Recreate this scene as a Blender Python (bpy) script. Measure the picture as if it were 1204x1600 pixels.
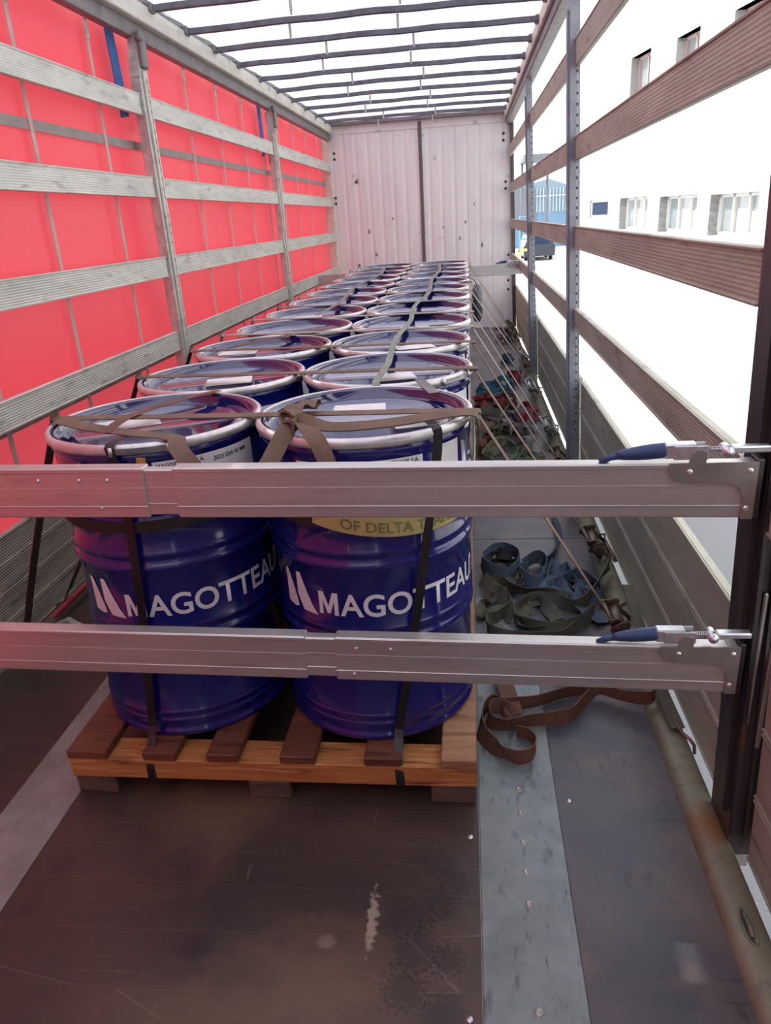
import bpy, bmesh, math, random
from mathutils import Vector, Matrix, noise
random.seed(7)
PI = math.pi
for o in list(bpy.data.objects): bpy.data.objects.remove(o)
S = bpy.context.scene
COL = S.collection

# ------------------------------------------------------------------ camera
cd = bpy.data.cameras.new('camera'); cam = bpy.data.objects.new('camera', cd); COL.objects.link(cam)
cd.sensor_fit = 'VERTICAL'; cd.sensor_height = 24; cd.lens = 1137.2/1600*24; cd.clip_start = .05; cd.clip_end = 500
RX = Vector((0.99295401, 0.10295145, -0.05867986)); RD = Vector((-0.01561316, -0.37720889, -0.92599659)); RF = Vector((-0.11746725, 0.92038821, -0.37294368))
m = Matrix((RX, -RD, -RF)).transposed().to_4x4(); m.translation = Vector((0, 0, 1.5))
cam.matrix_world = m; S.camera = cam

# ------------------------------------------------------------------ light
w = bpy.data.worlds.new('world'); S.world = w; w.use_nodes = True
wn = w.node_tree.nodes; wl = w.node_tree.links
bg = wn['Background']; bg.inputs[1].default_value = 2.0
geo = wn.new('ShaderNodeTexCoord'); sep = wn.new('ShaderNodeSeparateXYZ'); wr = wn.new('ShaderNodeValToRGB')
wl.new(geo.outputs['Generated'], sep.inputs[0]); wl.new(sep.outputs[2], wr.inputs[0]); wl.new(wr.outputs[0], bg.inputs[0])
wr.color_ramp.elements[0].position = .0; wr.color_ramp.elements[0].color = (1, .99, .95, 1)
wr.color_ramp.elements[1].position = .9; wr.color_ramp.elements[1].color = (.78, .86, 1, 1)
sd = bpy.data.lights.new('sun', 'SUN'); sun = bpy.data.objects.new('sun', sd); COL.objects.link(sun)
sd.energy = 3.6; sd.angle = math.radians(.6); sd.color = (1, .95, .88)
sun.rotation_euler = Vector((.66, -.3, -.72)).to_track_quat('-Z', 'Y').to_euler()
sun.location = (-8, 5, 9)
vs = S.view_settings
vs.view_transform = 'Standard'; vs.look = 'None'; vs.gamma = 1; vs.use_curve_mapping = False; vs.exposure = 0.3
S.cycles.max_bounces = 10; S.cycles.diffuse_bounces = 6; S.cycles.transmission_bounces = 6

# ------------------------------------------------------------------ materials
def mat(name, base, base2=None, rough=.5, metal=0, scale=8, lo=.4, hi=.65, bump=0, bscale=60, stretch=(1, 1, 1), rvar=0, coat=0, spec=.5):
    m = bpy.data.materials.new(name); m.use_nodes = True
    N = m.node_tree.nodes; L = m.node_tree.links; p = N['Principled BSDF']
    p.inputs['Base Color'].default_value = (*base, 1); p.inputs['Roughness'].default_value = rough
    p.inputs['Metallic'].default_value = metal; p.inputs['Coat Weight'].default_value = coat; p.inputs['Specular IOR Level'].default_value = spec
    g = N.new('ShaderNodeNewGeometry'); mp = N.new('ShaderNodeMapping'); mp.inputs['Scale'].default_value = stretch
    L.new(g.outputs['Position'], mp.inputs[0])
    if base2:
        n = N.new('ShaderNodeTexNoise'); n.inputs['Scale'].default_value = scale; n.inputs['Detail'].default_value = 8; n.inputs['Roughness'].default_value = .65
        r = N.new('ShaderNodeValToRGB'); r.color_ramp.elements[0].position = lo; r.color_ramp.elements[1].position = hi
        r.color_ramp.elements[0].color = (*base, 1); r.color_ramp.elements[1].color = (*base2, 1)
        L.new(mp.outputs[0], n.inputs['Vector']); L.new(n.outputs[0], r.inputs[0]); L.new(r.outputs[0], p.inputs['Base Color'])
        if rvar:
            mr = N.new('ShaderNodeMapRange'); mr.inputs['To Min'].default_value = rough-rvar; mr.inputs['To Max'].default_value = rough+rvar
            L.new(n.outputs[0], mr.inputs[0]); L.new(mr.outputs[0], p.inputs['Roughness'])
    if bump:
        n2 = N.new('ShaderNodeTexNoise'); n2.inputs['Scale'].default_value = bscale; n2.inputs['Detail'].default_value = 5
        b = N.new('ShaderNodeBump'); b.inputs['Strength'].default_value = bump; b.inputs['Distance'].default_value = .01
        L.new(mp.outputs[0], n2.inputs['Vector']); L.new(n2.outputs[0], b.inputs['Height']); L.new(b.outputs[0], p.inputs['Normal'])
    return m

def nodes(m): return m.node_tree.nodes, m.node_tree.links, m.node_tree.nodes['Principled BSDF']

def add_layer(m, kind, scale, lo, hi, color, strength=1, stretch=(1, 1, 1), invert=False):
    """mix another colour over the base by a procedural mask in world position (dirt, scratches, prints)"""
    N, L, p = nodes(m)
    g = N.new('ShaderNodeNewGeometry'); mp = N.new('ShaderNodeMapping'); mp.inputs['Scale'].default_value = stretch
    L.new(g.outputs['Position'], mp.inputs[0])
    if kind == 'noise':
        t = N.new('ShaderNodeTexNoise'); t.inputs['Scale'].default_value = scale; t.inputs['Detail'].default_value = 6; out = t.outputs[0]
    elif kind == 'voronoi':
        t = N.new('ShaderNodeTexVoronoi'); t.feature = 'DISTANCE_TO_EDGE'; t.inputs['Scale'].default_value = scale; out = t.outputs[0]
    elif kind == 'wave':
        t = N.new('ShaderNodeTexWave'); t.inputs['Scale'].default_value = scale; t.inputs['Distortion'].default_value = 6; t.inputs['Detail'].default_value = 4; out = t.outputs[0]
    L.new(mp.outputs[0], t.inputs['Vector'])
    mr = N.new('ShaderNodeMapRange'); mr.inputs['From Min'].default_value = lo; mr.inputs['From Max'].default_value = hi; mr.inputs['To Max'].default_value = strength
    if invert: mr.inputs['To Min'].default_value = strength; mr.inputs['To Max'].default_value = 0
    L.new(out, mr.inputs[0])
    mx = N.new('ShaderNodeMix'); mx.data_type = 'RGBA'; mx.inputs['B'].default_value = (*color, 1)
    L.new(mr.outputs[0], mx.inputs['Factor'])
    src = p.inputs['Base Color']
    if src.is_linked: L.new(src.links[0].from_socket, mx.inputs['A'])
    else: mx.inputs['A'].default_value = src.default_value
    L.new(mx.outputs['Result'], p.inputs['Base Color'])
    return mr.outputs[0]

def grooves(m, axis, period, depth, sharp=.5):
    """fine extruded ribs: height = wave along a local axis"""
    N, L, p = nodes(m)
    tc = N.new('ShaderNodeTexCoord'); sp = N.new('ShaderNodeSeparateXYZ'); L.new(tc.outputs['Object'], sp.inputs[0])
    mu = N.new('ShaderNodeMath'); mu.operation = 'MULTIPLY'; mu.inputs[1].default_value = 2*PI/period
    L.new(sp.outputs[axis], mu.inputs[0]); si = N.new('ShaderNodeMath'); si.operation = 'SINE'; L.new(mu.outputs[0], si.inputs[0])
    b = N.new('ShaderNodeBump'); b.inputs['Strength'].default_value = sharp; b.inputs['Distance'].default_value = depth
    L.new(si.outputs[0], b.inputs['Height'])
    if p.inputs['Normal'].is_linked: L.new(p.inputs['Normal'].links[0].from_socket, b.inputs['Normal'])
    L.new(b.outputs[0], p.inputs['Normal'])

M = {}
M['alu'] = mat('brushed_aluminium', (.62, .60, .58), (.52, .50, .49), rough=.38, metal=.75, scale=3, bump=.05, bscale=90, stretch=(.6, 8, 8))
add_layer(M['alu'], 'noise', 9, .62, .75, (.33, .28, .25), .5, stretch=(.4, 3, 3))
M['alu_old'] = mat('weathered_aluminium', (.70, .69, .62), (.50, .50, .44), rough=.55, metal=.2, scale=6, lo=.35, hi=.7, bump=.12, bscale=40, stretch=(2, .5, 2))
add_layer(M['alu_old'], 'noise', 14, .58, .72, (.22, .21, .19), .6, stretch=(1, .5, 2))
grooves(M['alu_old'], 2, .0105, .0012, .45)
M['alu_backlit'] = mat('dirty_backlit_slat', (.47, .45, .36), (.32, .30, .235), rough=.6, metal=.25, scale=5, lo=.35, hi=.7, bump=.15, bscale=40, stretch=(2, .4, 2))  # aluminium with grime, its colour also darkened for the backlit side
add_layer(M['alu_backlit'], 'noise', 12, .6, .75, (.09, .075, .065), .6, stretch=(1, .4, 2))
grooves(M['alu_backlit'], 2, .0105, .0012, .35)
M['alu_low'] = mat('grimy_beige_board', (.46, .40, .32), (.30, .26, .21), rough=.65, metal=.1, scale=5, lo=.35, hi=.7, bump=.1, bscale=40, stretch=(2, .5, 2))
add_layer(M['alu_low'], 'noise', 11, .58, .72, (.13, .11, .09), .7, stretch=(1, .5, 2))
grooves(M['alu_low'], 2, .0105, .0012, .6)
M['slot'] = mat('slot_shadow_steel', (.05, .05, .05), rough=.8)
M['slotted'] = mat('slotted_steel', (.42, .43, .44), rough=.45, metal=.4)
_N, _L, _p = nodes(M['slotted'])
_g = _N.new('ShaderNodeTexCoord'); _s = _N.new('ShaderNodeSeparateXYZ'); _L.new(_g.outputs['Object'], _s.inputs[0])
_a = _N.new('ShaderNodeMath'); _a.operation = 'PINGPONG'; _a.inputs[1].default_value = .0245; _L.new(_s.outputs[2], _a.inputs[0])
_b = _N.new('ShaderNodeMath'); _b.operation = 'GREATER_THAN'; _b.inputs[1].default_value = .018; _L.new(_a.outputs[0], _b.inputs[0])
_m = _N.new('ShaderNodeMix'); _m.data_type = 'RGBA'; _m.inputs['A'].default_value = (.33, .34, .35, 1); _m.inputs['B'].default_value = (.03, .03, .03, 1)
_L.new(_b.outputs[0], _m.inputs['Factor']); _L.new(_m.outputs['Result'], _p.inputs['Base Color'])
M['galv'] = mat('galvanised_steel', (.60, .60, .56), (.42, .43, .40), rough=.45, metal=.4, scale=20, bump=.05)
add_layer(M['galv'], 'noise', 9, .6, .7, (.2, .19, .17), .5)
M['rail_face'] = mat('cant_rail_paint', (.72, .70, .60), (.54, .53, .46), rough=.6, metal=.2, scale=5, lo=.35, hi=.7, bump=.06, stretch=(2, .6, 2))
add_layer(M['rail_face'], 'noise', 10, .6, .72, (.24, .24, .2), .7)
M['rail_dark'] = mat('rail_dark_steel', (.24, .22, .21), (.16, .15, .145), rough=.5, metal=.3, scale=9)
M['post_dark'] = mat('post_dark_steel', (.085, .078, .075), (.045, .04, .04), rough=.38, metal=.6, scale=5, lo=.35, hi=.65, stretch=(3, 3, .6), bump=.08)
add_layer(M['post_dark'], 'noise', 12, .6, .7, (.2, .1, .06), .6, stretch=(2, 2, .7))
M['post_blue'] = mat('post_grey_blue_steel', (.27, .28, .32), (.19, .20, .23), rough=.45, metal=.3, scale=9, bump=.05)
M['bow'] = mat('roof_bow_steel', (.16, .16, .19), (.1, .1, .12), rough=.5, metal=.4, scale=12)
M['white_panel'] = mat('front_wall_white_panel', (.80, .78, .78), (.70, .68, .69), rough=.42, scale=2.5, lo=.35, hi=.7, stretch=(2, 1, .5))
add_layer(M['white_panel'], 'noise', 8, .66, .74, (.28, .25, .24), .6)
M['seam'] = mat('dark_joint_profile', (.14, .11, .11), rough=.5, metal=.3)
# floor
M['ply'] = mat('brown_film_plywood', (.075, .044, .036), (.042, .031, .030), rough=.36, scale=2.2, lo=.35, hi=.62, bump=.05, bscale=50, rvar=.12)
add_layer(M['ply'], 'noise', 1.6, .52, .62, (.15, .095, .06), .6)
add_layer(M['ply'], 'noise', 5, .60, .70, (.035, .022, .024), .8)
add_layer(M['ply'], 'noise', 12, .66, .74, (.24, .19, .15), .4, stretch=(.12, 9, 1))
add_layer(M['ply'], 'noise', 16, .68, .74, (.26, .2, .16), .4, stretch=(4, .3, 1))
add_layer(M['ply'], 'voronoi', 3.1, .0, .006, (.30, .23, .18), .35, stretch=(.25, 3, 1), invert=True)
def blob(m, cx, cy, rx, ry, color, strength, edge=.25, nscale=14, namp=.5):
    """irregular stain of its own shape at a place on the floor"""
    N, L, p = nodes(m); g = N.new('ShaderNodeNewGeometry'); mp = N.new('ShaderNodeMapping'); mp.vector_type = 'POINT'
    mp.inputs['Location'].default_value = (-cx/rx, -cy/ry, 0); mp.inputs['Scale'].default_value = (1/rx, 1/ry, 0)
    L.new(g.outputs['Position'], mp.inputs[0]); ln = N.new('ShaderNodeVectorMath'); ln.operation = 'LENGTH'; L.new(mp.outputs[0], ln.inputs[0])
    t = N.new('ShaderNodeTexNoise'); t.inputs['Scale'].default_value = nscale; t.inputs['Detail'].default_value = 5; L.new(g.outputs['Position'], t.inputs['Vector'])
    mu = N.new('ShaderNodeMath'); mu.operation = 'MULTIPLY_ADD'; mu.inputs[1].default_value = namp*2; mu.inputs[2].default_value = -namp; L.new(t.outputs[0], mu.inputs[0])
    ad = N.new('ShaderNodeMath'); ad.operation = 'ADD'; L.new(ln.outputs['Value'], ad.inputs[0]); L.new(mu.outputs[0], ad.inputs[1])
    mr = N.new('ShaderNodeMapRange'); mr.inputs['From Min'].default_value = 1; mr.inputs['From Max'].default_value = 1-edge; mr.inputs['To Max'].default_value = strength; L.new(ad.outputs[0], mr.inputs[0])
    mx = N.new('ShaderNodeMix'); mx.data_type = 'RGBA'; mx.inputs['B'].default_value = (*color, 1); L.new(mr.outputs[0], mx.inputs['Factor'])
    src = p.inputs['Base Color']; L.new(src.links[0].from_socket, mx.inputs['A']); L.new(mx.outputs['Result'], src)
blob(M['ply'], -.35, 1.02, .30, .20, (.15, .092, .055), .75, .8)
blob(M['ply'], -.60, .95, .30, .10, (.13, .085, .05), .6, .8)
blob(M['ply'], -.64, 1.10, .055, .04, (.035, .02, .026), .95, .4, 20, .3)
blob(M['ply'], -.243, 1.19, .013, .095, (.34, .29, .23), .8, .4, 60, 1.1)
blob(M['ply'], -.34, 1.13, .03, .02, (.22, .17, .13), .6, .5, 40)
for x, y, r in ((-.16, 1.20, .05), (-.09, 1.24, .045), (-.13, 1.12, .06), (-.07, 1.10, .04), (-.16, 1.03, .05), (-.07, .99, .045), (-.05, 1.30, .04)):
    blob(M['ply'], x, y, r, r, (.025, .014, .018), .55, .25, 110, 1.7)
M['ply_blue'] = mat('grey_film_plywood', (.115, .10, .105), (.065, .068, .085), rough=.36, scale=3, lo=.35, hi=.62, bump=.05, bscale=50, rvar=.1)
add_layer(M['ply_blue'], 'noise', 5, .55, .68, (.17, .12, .095), .6)
add_layer(M['ply_blue'], 'noise', 6, .64, .7, (.03, .03, .04), .7, stretch=(.6, 4, 1))
add_layer(M['ply_blue'], 'noise', 2.5, .5, .62, (.15, .115, .10), .7)
add_layer(M['ply_blue'], 'noise', 18, .62, .70, (.03, .03, .035), .6, stretch=(1, .4, 1))
add_layer(M['ply_blue'], 'noise', 20, .66, .72, (.03, .03, .035), .6, stretch=(.15, 3, 1))
M['strip'] = mat('worn_galvanised_floor_strip', (.27, .305, .305), (.17, .20, .205), rough=.48, metal=.35, scale=7, lo=.35, hi=.7, bump=.06)
add_layer(M['strip'], 'noise', 22, .60, .68, (.07, .075, .075), .7, stretch=(1, .35, 1))
add_layer(M['strip'], 'noise', 70, .60, .70, (.06, .07, .07), .6, stretch=(1, .25, 1))
add_layer(M['strip'], 'noise', 3, .55, .7, (.36, .37, .33), .5)
M['strip_l'] = mat('worn_floor_strip_pale', (.32, .30, .28), (.19, .18, .165), rough=.5, metal=.2, scale=7, lo=.35, hi=.7, bump=.06)
add_layer(M['strip_l'], 'noise', 8, .62, .72, (.12, .09, .07), .7)
M['kerb'] = mat('khaki_painted_kerb', (.235, .225, .155), (.14, .13, .085), rough=.5, metal=.2, scale=5, lo=.35, hi=.7, bump=.1, bscale=25)
add_layer(M['kerb'], 'noise', 4, .60, .7, (.24, .115, .05), .7)
add_layer(M['kerb'], 'noise', 25, .6, .7, (.08, .07, .055), .5)
blob(M['kerb'], .585, 1.48, .06, .10, (.20, .085, .03), .85, .6)
# wood
def woodmat(name, a, b, c):
    m = mat(name, a, b, rough=.62, scale=3.2, lo=.3, hi=.7, bump=.12, bscale=30, stretch=(1.2, 9, 9))
    add_layer(m, 'noise', 6, .58, .68, c, .7, stretch=(.8, 5, 5)); return m
M['pine'] = woodmat('orange_pine_runner', (.50, .22, .065), (.34, .125, .035), (.13, .045, .02))
add_layer(M['pine'], 'noise', 10, .55, .62, (.62, .33, .12), .6, stretch=(.6, 12, 12))
add_layer(M['pine'], 'noise', 9, .64, .68, (.06, .02, .01), .8, stretch=(.5, 10, 10))
M['deck'] = woodmat('red_brown_deck_board', (.20, .065, .03), (.11, .036, .02), (.05, .02, .014))
N_, L_, p_ = nodes(M['deck'])
M['deck_pale'] = woodmat('pale_deck_board', (.42, .24, .13), (.28, .13, .07), (.16, .07, .04))
M['block'] = woodmat('dark_pallet_block', (.13, .095, .07), (.08, .055, .04), (.05, .035, .03))
# drums
M['blue'] = mat('dark_blue_gloss_paint', (.008, .011, .165), (.006, .009, .135), rough=.17, scale=3, coat=.5, spec=.6)
add_layer(M['blue'], 'noise', 30, .71, .76, (.25, .27, .4), .35)
M['lid'] = mat('dark_blue_lid_paint', (.014, .015, .12), (.010, .010, .09), rough=.11, scale=4, coat=.8, spec=.9)
add_layer(M['lid'], 'noise', 9, .6, .75, (.15, .11, .13), .4)
M['ring'] = mat('zinc_clamp_ring', (.78, .76, .76), (.6, .58, .58), rough=.3, metal=.55, scale=20)
M['white'] = mat('white_print', (.80, .80, .84), rough=.5)
M['paper'] = mat('white_paper_label', (.82, .80, .80), (.74, .72, .73), rough=.6, scale=20)
M['ink'] = mat('black_print', (.02, .02, .03), rough=.7)
M['tag'] = mat('orange_brown_tag', (.5, .25, .06), rough=.6)
M['black'] = mat('black_strapping', (.012, .012, .014), rough=.35)
# webbing
def web(name, a, b):
    m = mat(name, a, b, rough=.85, scale=9, lo=.35, hi=.7)
    N, L, p = nodes(m)
    g = N.new('ShaderNodeNewGeometry'); t = N.new('ShaderNodeTexNoise'); t.inputs['Scale'].default_value = 420; t.inputs['Detail'].default_value = 1
    L.new(g.outputs['Position'], t.inputs['Vector'])
    bn = N.new('ShaderNodeBump'); bn.inputs['Strength'].default_value = .5; bn.inputs['Distance'].default_value = .002
    L.new(t.outputs[0], bn.inputs['Height']); L.new(bn.outputs[0], p.inputs['Normal']); return m
M['w_brown'] = web('brown_webbing', (.21, .135, .095), (.125, .08, .058))
M['w_rust'] = web('rust_brown_webbing', (.20, .095, .060), (.12, .055, .04))
M['w_olive'] = web('olive_grey_webbing', (.125, .115, .085), (.07, .065, .05))
M['w_blue'] = web('faded_blue_webbing', (.10, .145, .20), (.06, .085, .115))
M['w_grey'] = web('grey_webbing', (.26, .24, .24), (.15, .14, .14))
M['w_green'] = web('sage_green_webbing', (.22, .25, .16), (.12, .14, .09))
M['w_red'] = web('red_webbing', (.34, .045, .055), (.22, .03, .04))
M['w_teal'] = web('teal_webbing', (.04, .16, .22), (.025, .09, .13))
M['w_dark'] = web('near_black_webbing', (.035, .022, .02), (.02, .014, .013))
M['w_pale'] = web('pale_dusty_webbing', (.42, .36, .31), (.28, .24, .2))
M['w_yellow'] = web('yellow_webbing', (.55, .48, .19), (.42, .36, .14))
M['w_green2'] = web('green_grey_band', (.17, .22, .18), (.33, .32, .28))
M['ink_green'] = mat('olive_print', (.17, .18, .07), rough=.8)
M['rust'] = mat('rusty_ratchet_steel', (.24, .20, .18), (.17, .085, .05), rough=.5, metal=.6, scale=30)
M['zinc'] = mat('bright_zinc', (.72, .73, .75), (.55, .57, .6), rough=.28, metal=.8, scale=40)
M['plate'] = mat('grey_bracket_steel', (.38, .36, .34), (.30, .28, .27), rough=.35, metal=.7, scale=12)
M['grip'] = mat('blue_rubber_grip', (.022, .05, .14), rough=.45)
M['fabric_blue'] = mat('blue_fabric', (.04, .13, .36), (.03, .08, .22), rough=.8, scale=12)
M['dark_sheet'] = mat('dark_grey_sheet', (.09, .10, .105), (.06, .065, .07), rough=.5, scale=8)
# outdoors
M['asphalt'] = mat('grey_asphalt', (.27, .27, .275), (.20, .20, .205), rough=.9, scale=60, lo=.3, hi=.7, bump=.3, bscale=120)
M['concrete'] = mat('pale_concrete', (.72, .71, .69), (.62, .61, .6), rough=.9, scale=3)
M['render'] = mat('white_render', (.86, .85, .83), (.82, .8, .78), rough=.9, scale=2)
M['reveal'] = mat('grey_window_reveal', (.42, .43, .42), rough=.9)
M['frame_w'] = mat('window_frame_white', (.7, .68, .66), rough=.5)
M['frame_p'] = mat('window_frame_pinkish', (.45, .32, .32), rough=.5)
M['glass'] = mat('window_glass', (.25, .29, .30), (.34, .36, .36), rough=.12, scale=1.2, spec=.8)
M['curtain_in'] = mat('pale_net_curtain', (.62, .60, .52), rough=.9)
M['glass_dark'] = mat('dark_window_glass', (.03, .045, .09), rough=.8, spec=.1)
M['shed'] = mat('grey_blue_sheet_metal', (.22, .30, .36), (.17, .24, .3), rough=.6, scale=1)
M['shed_blue'] = mat('blue_sheet_metal', (.15, .25, .36), (.12, .21, .3), rough=.6, scale=1)
M['shed_dark'] = mat('dark_blue_sheet', (.16, .17, .19), rough=.6)
M['rack_blue'] = mat('rack_blue_paint', (.10, .30, .55), rough=.5)
M['rack_yellow'] = mat('rack_yellow_paint', (.75, .5, .1), rough=.5)
M['car'] = mat('dark_car_paint', (.03, .035, .05), rough=.2)
M['tyre'] = mat('tyre_rubber', (.02, .02, .02), rough=.8)

def translucent(name, col, trans, rough=.5, diff=.5):
    m = bpy.data.materials.new(name); m.use_nodes = True; N = m.node_tree.nodes; L = m.node_tree.links
    for n in list(N):
        if n.type == 'BSDF_PRINCIPLED': N.remove(n)
    out = [n for n in N if n.type == 'OUTPUT_MATERIAL'][0]
    d = N.new('ShaderNodeBsdfPrincipled'); t = N.new('ShaderNodeBsdfTranslucent'); x = N.new('ShaderNodeMixShader')
    d.inputs['Base Color'].default_value = (*col, 1); d.inputs['Roughness'].default_value = rough; t.inputs[0].default_value = (*trans, 1); x.inputs[0].default_value = 1-diff
    g = N.new('ShaderNodeNewGeometry'); n = N.new('ShaderNodeTexNoise'); n.inputs['Scale'].default_value = 1.4; n.inputs['Detail'].default_value = 4
    b = N.new('ShaderNodeBump'); b.inputs['Distance'].default_value = .02; b.inputs['Strength'].default_value = .35
    L.new(g.outputs['Position'], n.inputs['Vector']); L.new(n.outputs[0], b.inputs['Height']); L.new(b.outputs[0], d.inputs['Normal'])
    L.new(d.outputs[0], x.inputs[1]); L.new(t.outputs[0], x.inputs[2]); L.new(x.outputs[0], out.inputs[0]); return m
M['red'] = translucent('red_side_curtain_tarpaulin', (.70, .03, .05), (.56, .07, .09), rough=.42, diff=.66)
M['roof'] = translucent('white_translucent_roof_tarpaulin', (.86, .85, .9), (.52, .51, .56), rough=.5, diff=.28)
M['tarp_added'] = mat('added_grey_curtain', (.30, .28, .28), (.24, .22, .23), rough=.6, scale=2)
M['web_tape'] = mat('grey_curtain_strap', (.34, .30, .28), (.27, .24, .22), rough=.8, scale=8)
M['web_thin'] = mat('pale_curtain_strap', (.62, .42, .38), (.5, .34, .31), rough=.8, scale=8)

# ------------------------------------------------------------------ mesh helpers
def tag(o, label=None, cat=None, group=None, kind=None):
    if label: o['label'] = label
    if cat: o['category'] = cat
    if group: o['group'] = group
    if kind: o['kind'] = kind
    return o

def empty(name, loc=(0, 0, 0), label=None, cat=None, group=None, rz=0):
    o = bpy.data.objects.new(name, None); COL.objects.link(o); o.location = loc; o.rotation_euler = (0, 0, rz)
    o.empty_display_size = .05
    return tag(o, label, cat, group)

class MB:
    def __init__(s): s.bm = bmesh.new(); s.mi = 0
    def _take(s, tmp, M4=None):
        if M4 is not None: tmp.transform(M4)
        vm = [s.bm.verts.new(v.co) for v in tmp.verts]
        for v, q in zip(tmp.verts, range(len(vm))): v.index = q
        for f in tmp.faces:
            try:
                nf = s.bm.faces.new([vm[v.index] for v in f.verts]); nf.material_index = s.mi; nf.smooth = f.smooth
            except ValueError: pass
        tmp.free(); return s
    def box(s, a, b, bev=0, M4=None, seg=1):
        t = bmesh.new(); bmesh.ops.create_cube(t, size=1)
        c = [(a[i]+b[i])/2 for i in range(3)]; d = [abs(b[i]-a[i]) for i in range(3)]
        for v in t.verts: v.co = Vector((v.co[0]*d[0]+c[0], v.co[1]*d[1]+c[1], v.co[2]*d[2]+c[2]))
        if bev: bmesh.ops.bevel(t, geom=t.edges[:], offset=min(bev, min(d)*.45), segments=seg, affect='EDGES', profile=.5)
        t.verts.index_update(); return s._take(t, M4)
    def hexa(s, pts):
        """8 points: bottom 4 ccw, top 4 ccw"""
        t = bmesh.new(); v = [t.verts.new(p) for p in pts]
        for f in ((0, 3, 2, 1), (4, 5, 6, 7), (0, 1, 5, 4), (1, 2, 6, 5), (2, 3, 7, 6), (3, 0, 4, 7)): t.faces.new([v[i] for i in f])
        t.verts.index_update(); return s._take(t)
    def lathe(s, prof, seg=48, M4=None, cap=True, closed=False):
        t = bmesh.new(); rings = []
        for r, z in prof:
            if r < 1e-6: rings.append([t.verts.new((0, 0, z))])
            else: rings.append([t.verts.new((r*math.cos(2*PI*k/seg), r*math.sin(2*PI*k/seg), z)) for k in range(seg)])
        n = len(rings)
        for i in range(n if closed else n-1):
            A = rings[i]; B = rings[(i+1) % n]
            for k in range(seg):
                k2 = (k+1) % seg
                if len(A) == 1 and len(B) == 1: continue
                if len(A) == 1: f = t.faces.new((A[0], B[k2], B[k]))
                elif len(B) == 1: f = t.faces.new((A[k], A[k2], B[0]))
                else: f = t.faces.new((A[k], A[k2], B[k2], B[k]))
                f.smooth = True
        t.verts.index_update(); return s._take(t, M4)
    def cyl(s, a, b, r, seg=14, r2=None):
        a = Vector(a); b = Vector(b); d = b-a; h = d.length
        q = d.to_track_quat('Z', 'Y').to_matrix().to_4x4(); q.translation = a; r2 = r if r2 is None else r2
        s.lathe([(0, 0), (r, 0), (r2, h), (0, h)], seg, q)
        return s
    def tube(s, pts, r, seg=8, closed=False):
        pts = [Vector(p) for p in pts]; n = len(pts); t = bmesh.new(); rings = []
        up = Vector((0, 0, 1))
        for i, p in enumerate(pts):
            if closed: d = pts[(i+1) % n]-pts[i-1]
            else: d = pts[min(i+1, n-1)]-pts[max(i-1, 0)]
            d.normalize(); u = d.cross(up)
            if u.length < .05: u = d.cross(Vector((0, 1, 0)))
            u.normalize(); v = d.cross(u)
            rings.append([t.verts.new(p+r*(math.cos(2*PI*k/seg)*u+math.sin(2*PI*k/seg)*v)) for k in range(seg)])
        for i in range(n if closed else n-1):
            A = rings[i]; B = rings[(i+1) % n]
            for k in range(seg): f = t.faces.new((A[k], A[(k+1) % seg], B[(k+1) % seg], B[k])); f.smooth = True
        if not closed: t.faces.new(rings[0][::-1]); t.faces.new(rings[-1])
        t.verts.index_update(); return s._take(t)
    def ribbon(s, pts, wid, wdir, th=.0025, sub=6):
        """webbing: pts, per-point width directions (or one), smooth catmull"""
        pts = [Vector(p) for p in pts]
        if isinstance(wdir, tuple) and not isinstance(wdir[0], (tuple, Vector)): wdir = [wdir]*len(pts)
        wd = [Vector(x).normalized() for x in wdir]
        P = []; W = []
        n = len(pts)
        for i in range(n-1):
            p0 = pts[max(i-1, 0)]; p1 = pts[i]; p2 = pts[i+1]; p3 = pts[min(i+2, n-1)]
            for k in range(sub):
                u = k/sub
                P.append(.5*((2*p1)+(p2-p0)*u+(2*p0-5*p1+4*p2-p3)*u*u+(3*p1-p0-3*p2+p3)*u**3)); W.append(wd[i].lerp(wd[i+1], u))
        P.append(pts[-1]); W.append(wd[-1])
        t = bmesh.new(); rings = []
        N = len(P)
        for i in range(N):
            d = (P[min(i+1, N-1)]-P[max(i-1, 0)]).normalized(); wv = W[i]-d*W[i].dot(d)
            if wv.length < 1e-3: wv = d.orthogonal()
            wv.normalize(); nn = d.cross(wv)
            a = wv*wid/2; b = nn*th/2
            rings.append([t.verts.new(P[i]+x) for x in (a+b, b*1.3, -a+b, -a-b, -b*.7, a-b)])
        for i in range(N-1):
            A = rings[i]; B = rings[i+1]
            for k in range(6):
                f = t.faces.new((A[k], A[(k+1) % 6], B[(k+1) % 6], B[k])); f.smooth = False
        t.faces.new(rings[0][::-1]); t.faces.new(rings[-1])
        bmesh.ops.recalc_face_normals(t, faces=t.faces[:])
        t.verts.index_update(); return s._take(t)
    def prism(s, outline, depth, M4=None, bev=0):
        """outline in XZ plane, extruded along +Y by depth"""
        t = bmesh.new(); a = [t.verts.new((x, 0, z)) for x, z in outline]; b = [t.verts.new((x, depth, z)) for x, z in outline]
        n = len(outline); t.faces.new(a); t.faces.new(b[::-1])
        for i in range(n): t.faces.new((a[i], b[i], b[(i+1) % n], a[(i+1) % n]))
        bmesh.ops.recalc_face_normals(t, faces=t.faces[:]); t.verts.index_update(); return s._take(t, M4)
    def build(s, name, mats, parent=None, loc=None):
        me = bpy.data.meshes.new(name); s.bm.normal_update(); s.bm.to_mesh(me); s.bm.free()
        for mm in (mats if isinstance(mats, (list, tuple)) else [mats]): me.materials.append(mm)
        o = bpy.data.objects.new(name, me); COL.objects.link(o)
        if parent: o.parent = parent
        if loc: o.location = loc
        return o

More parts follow.
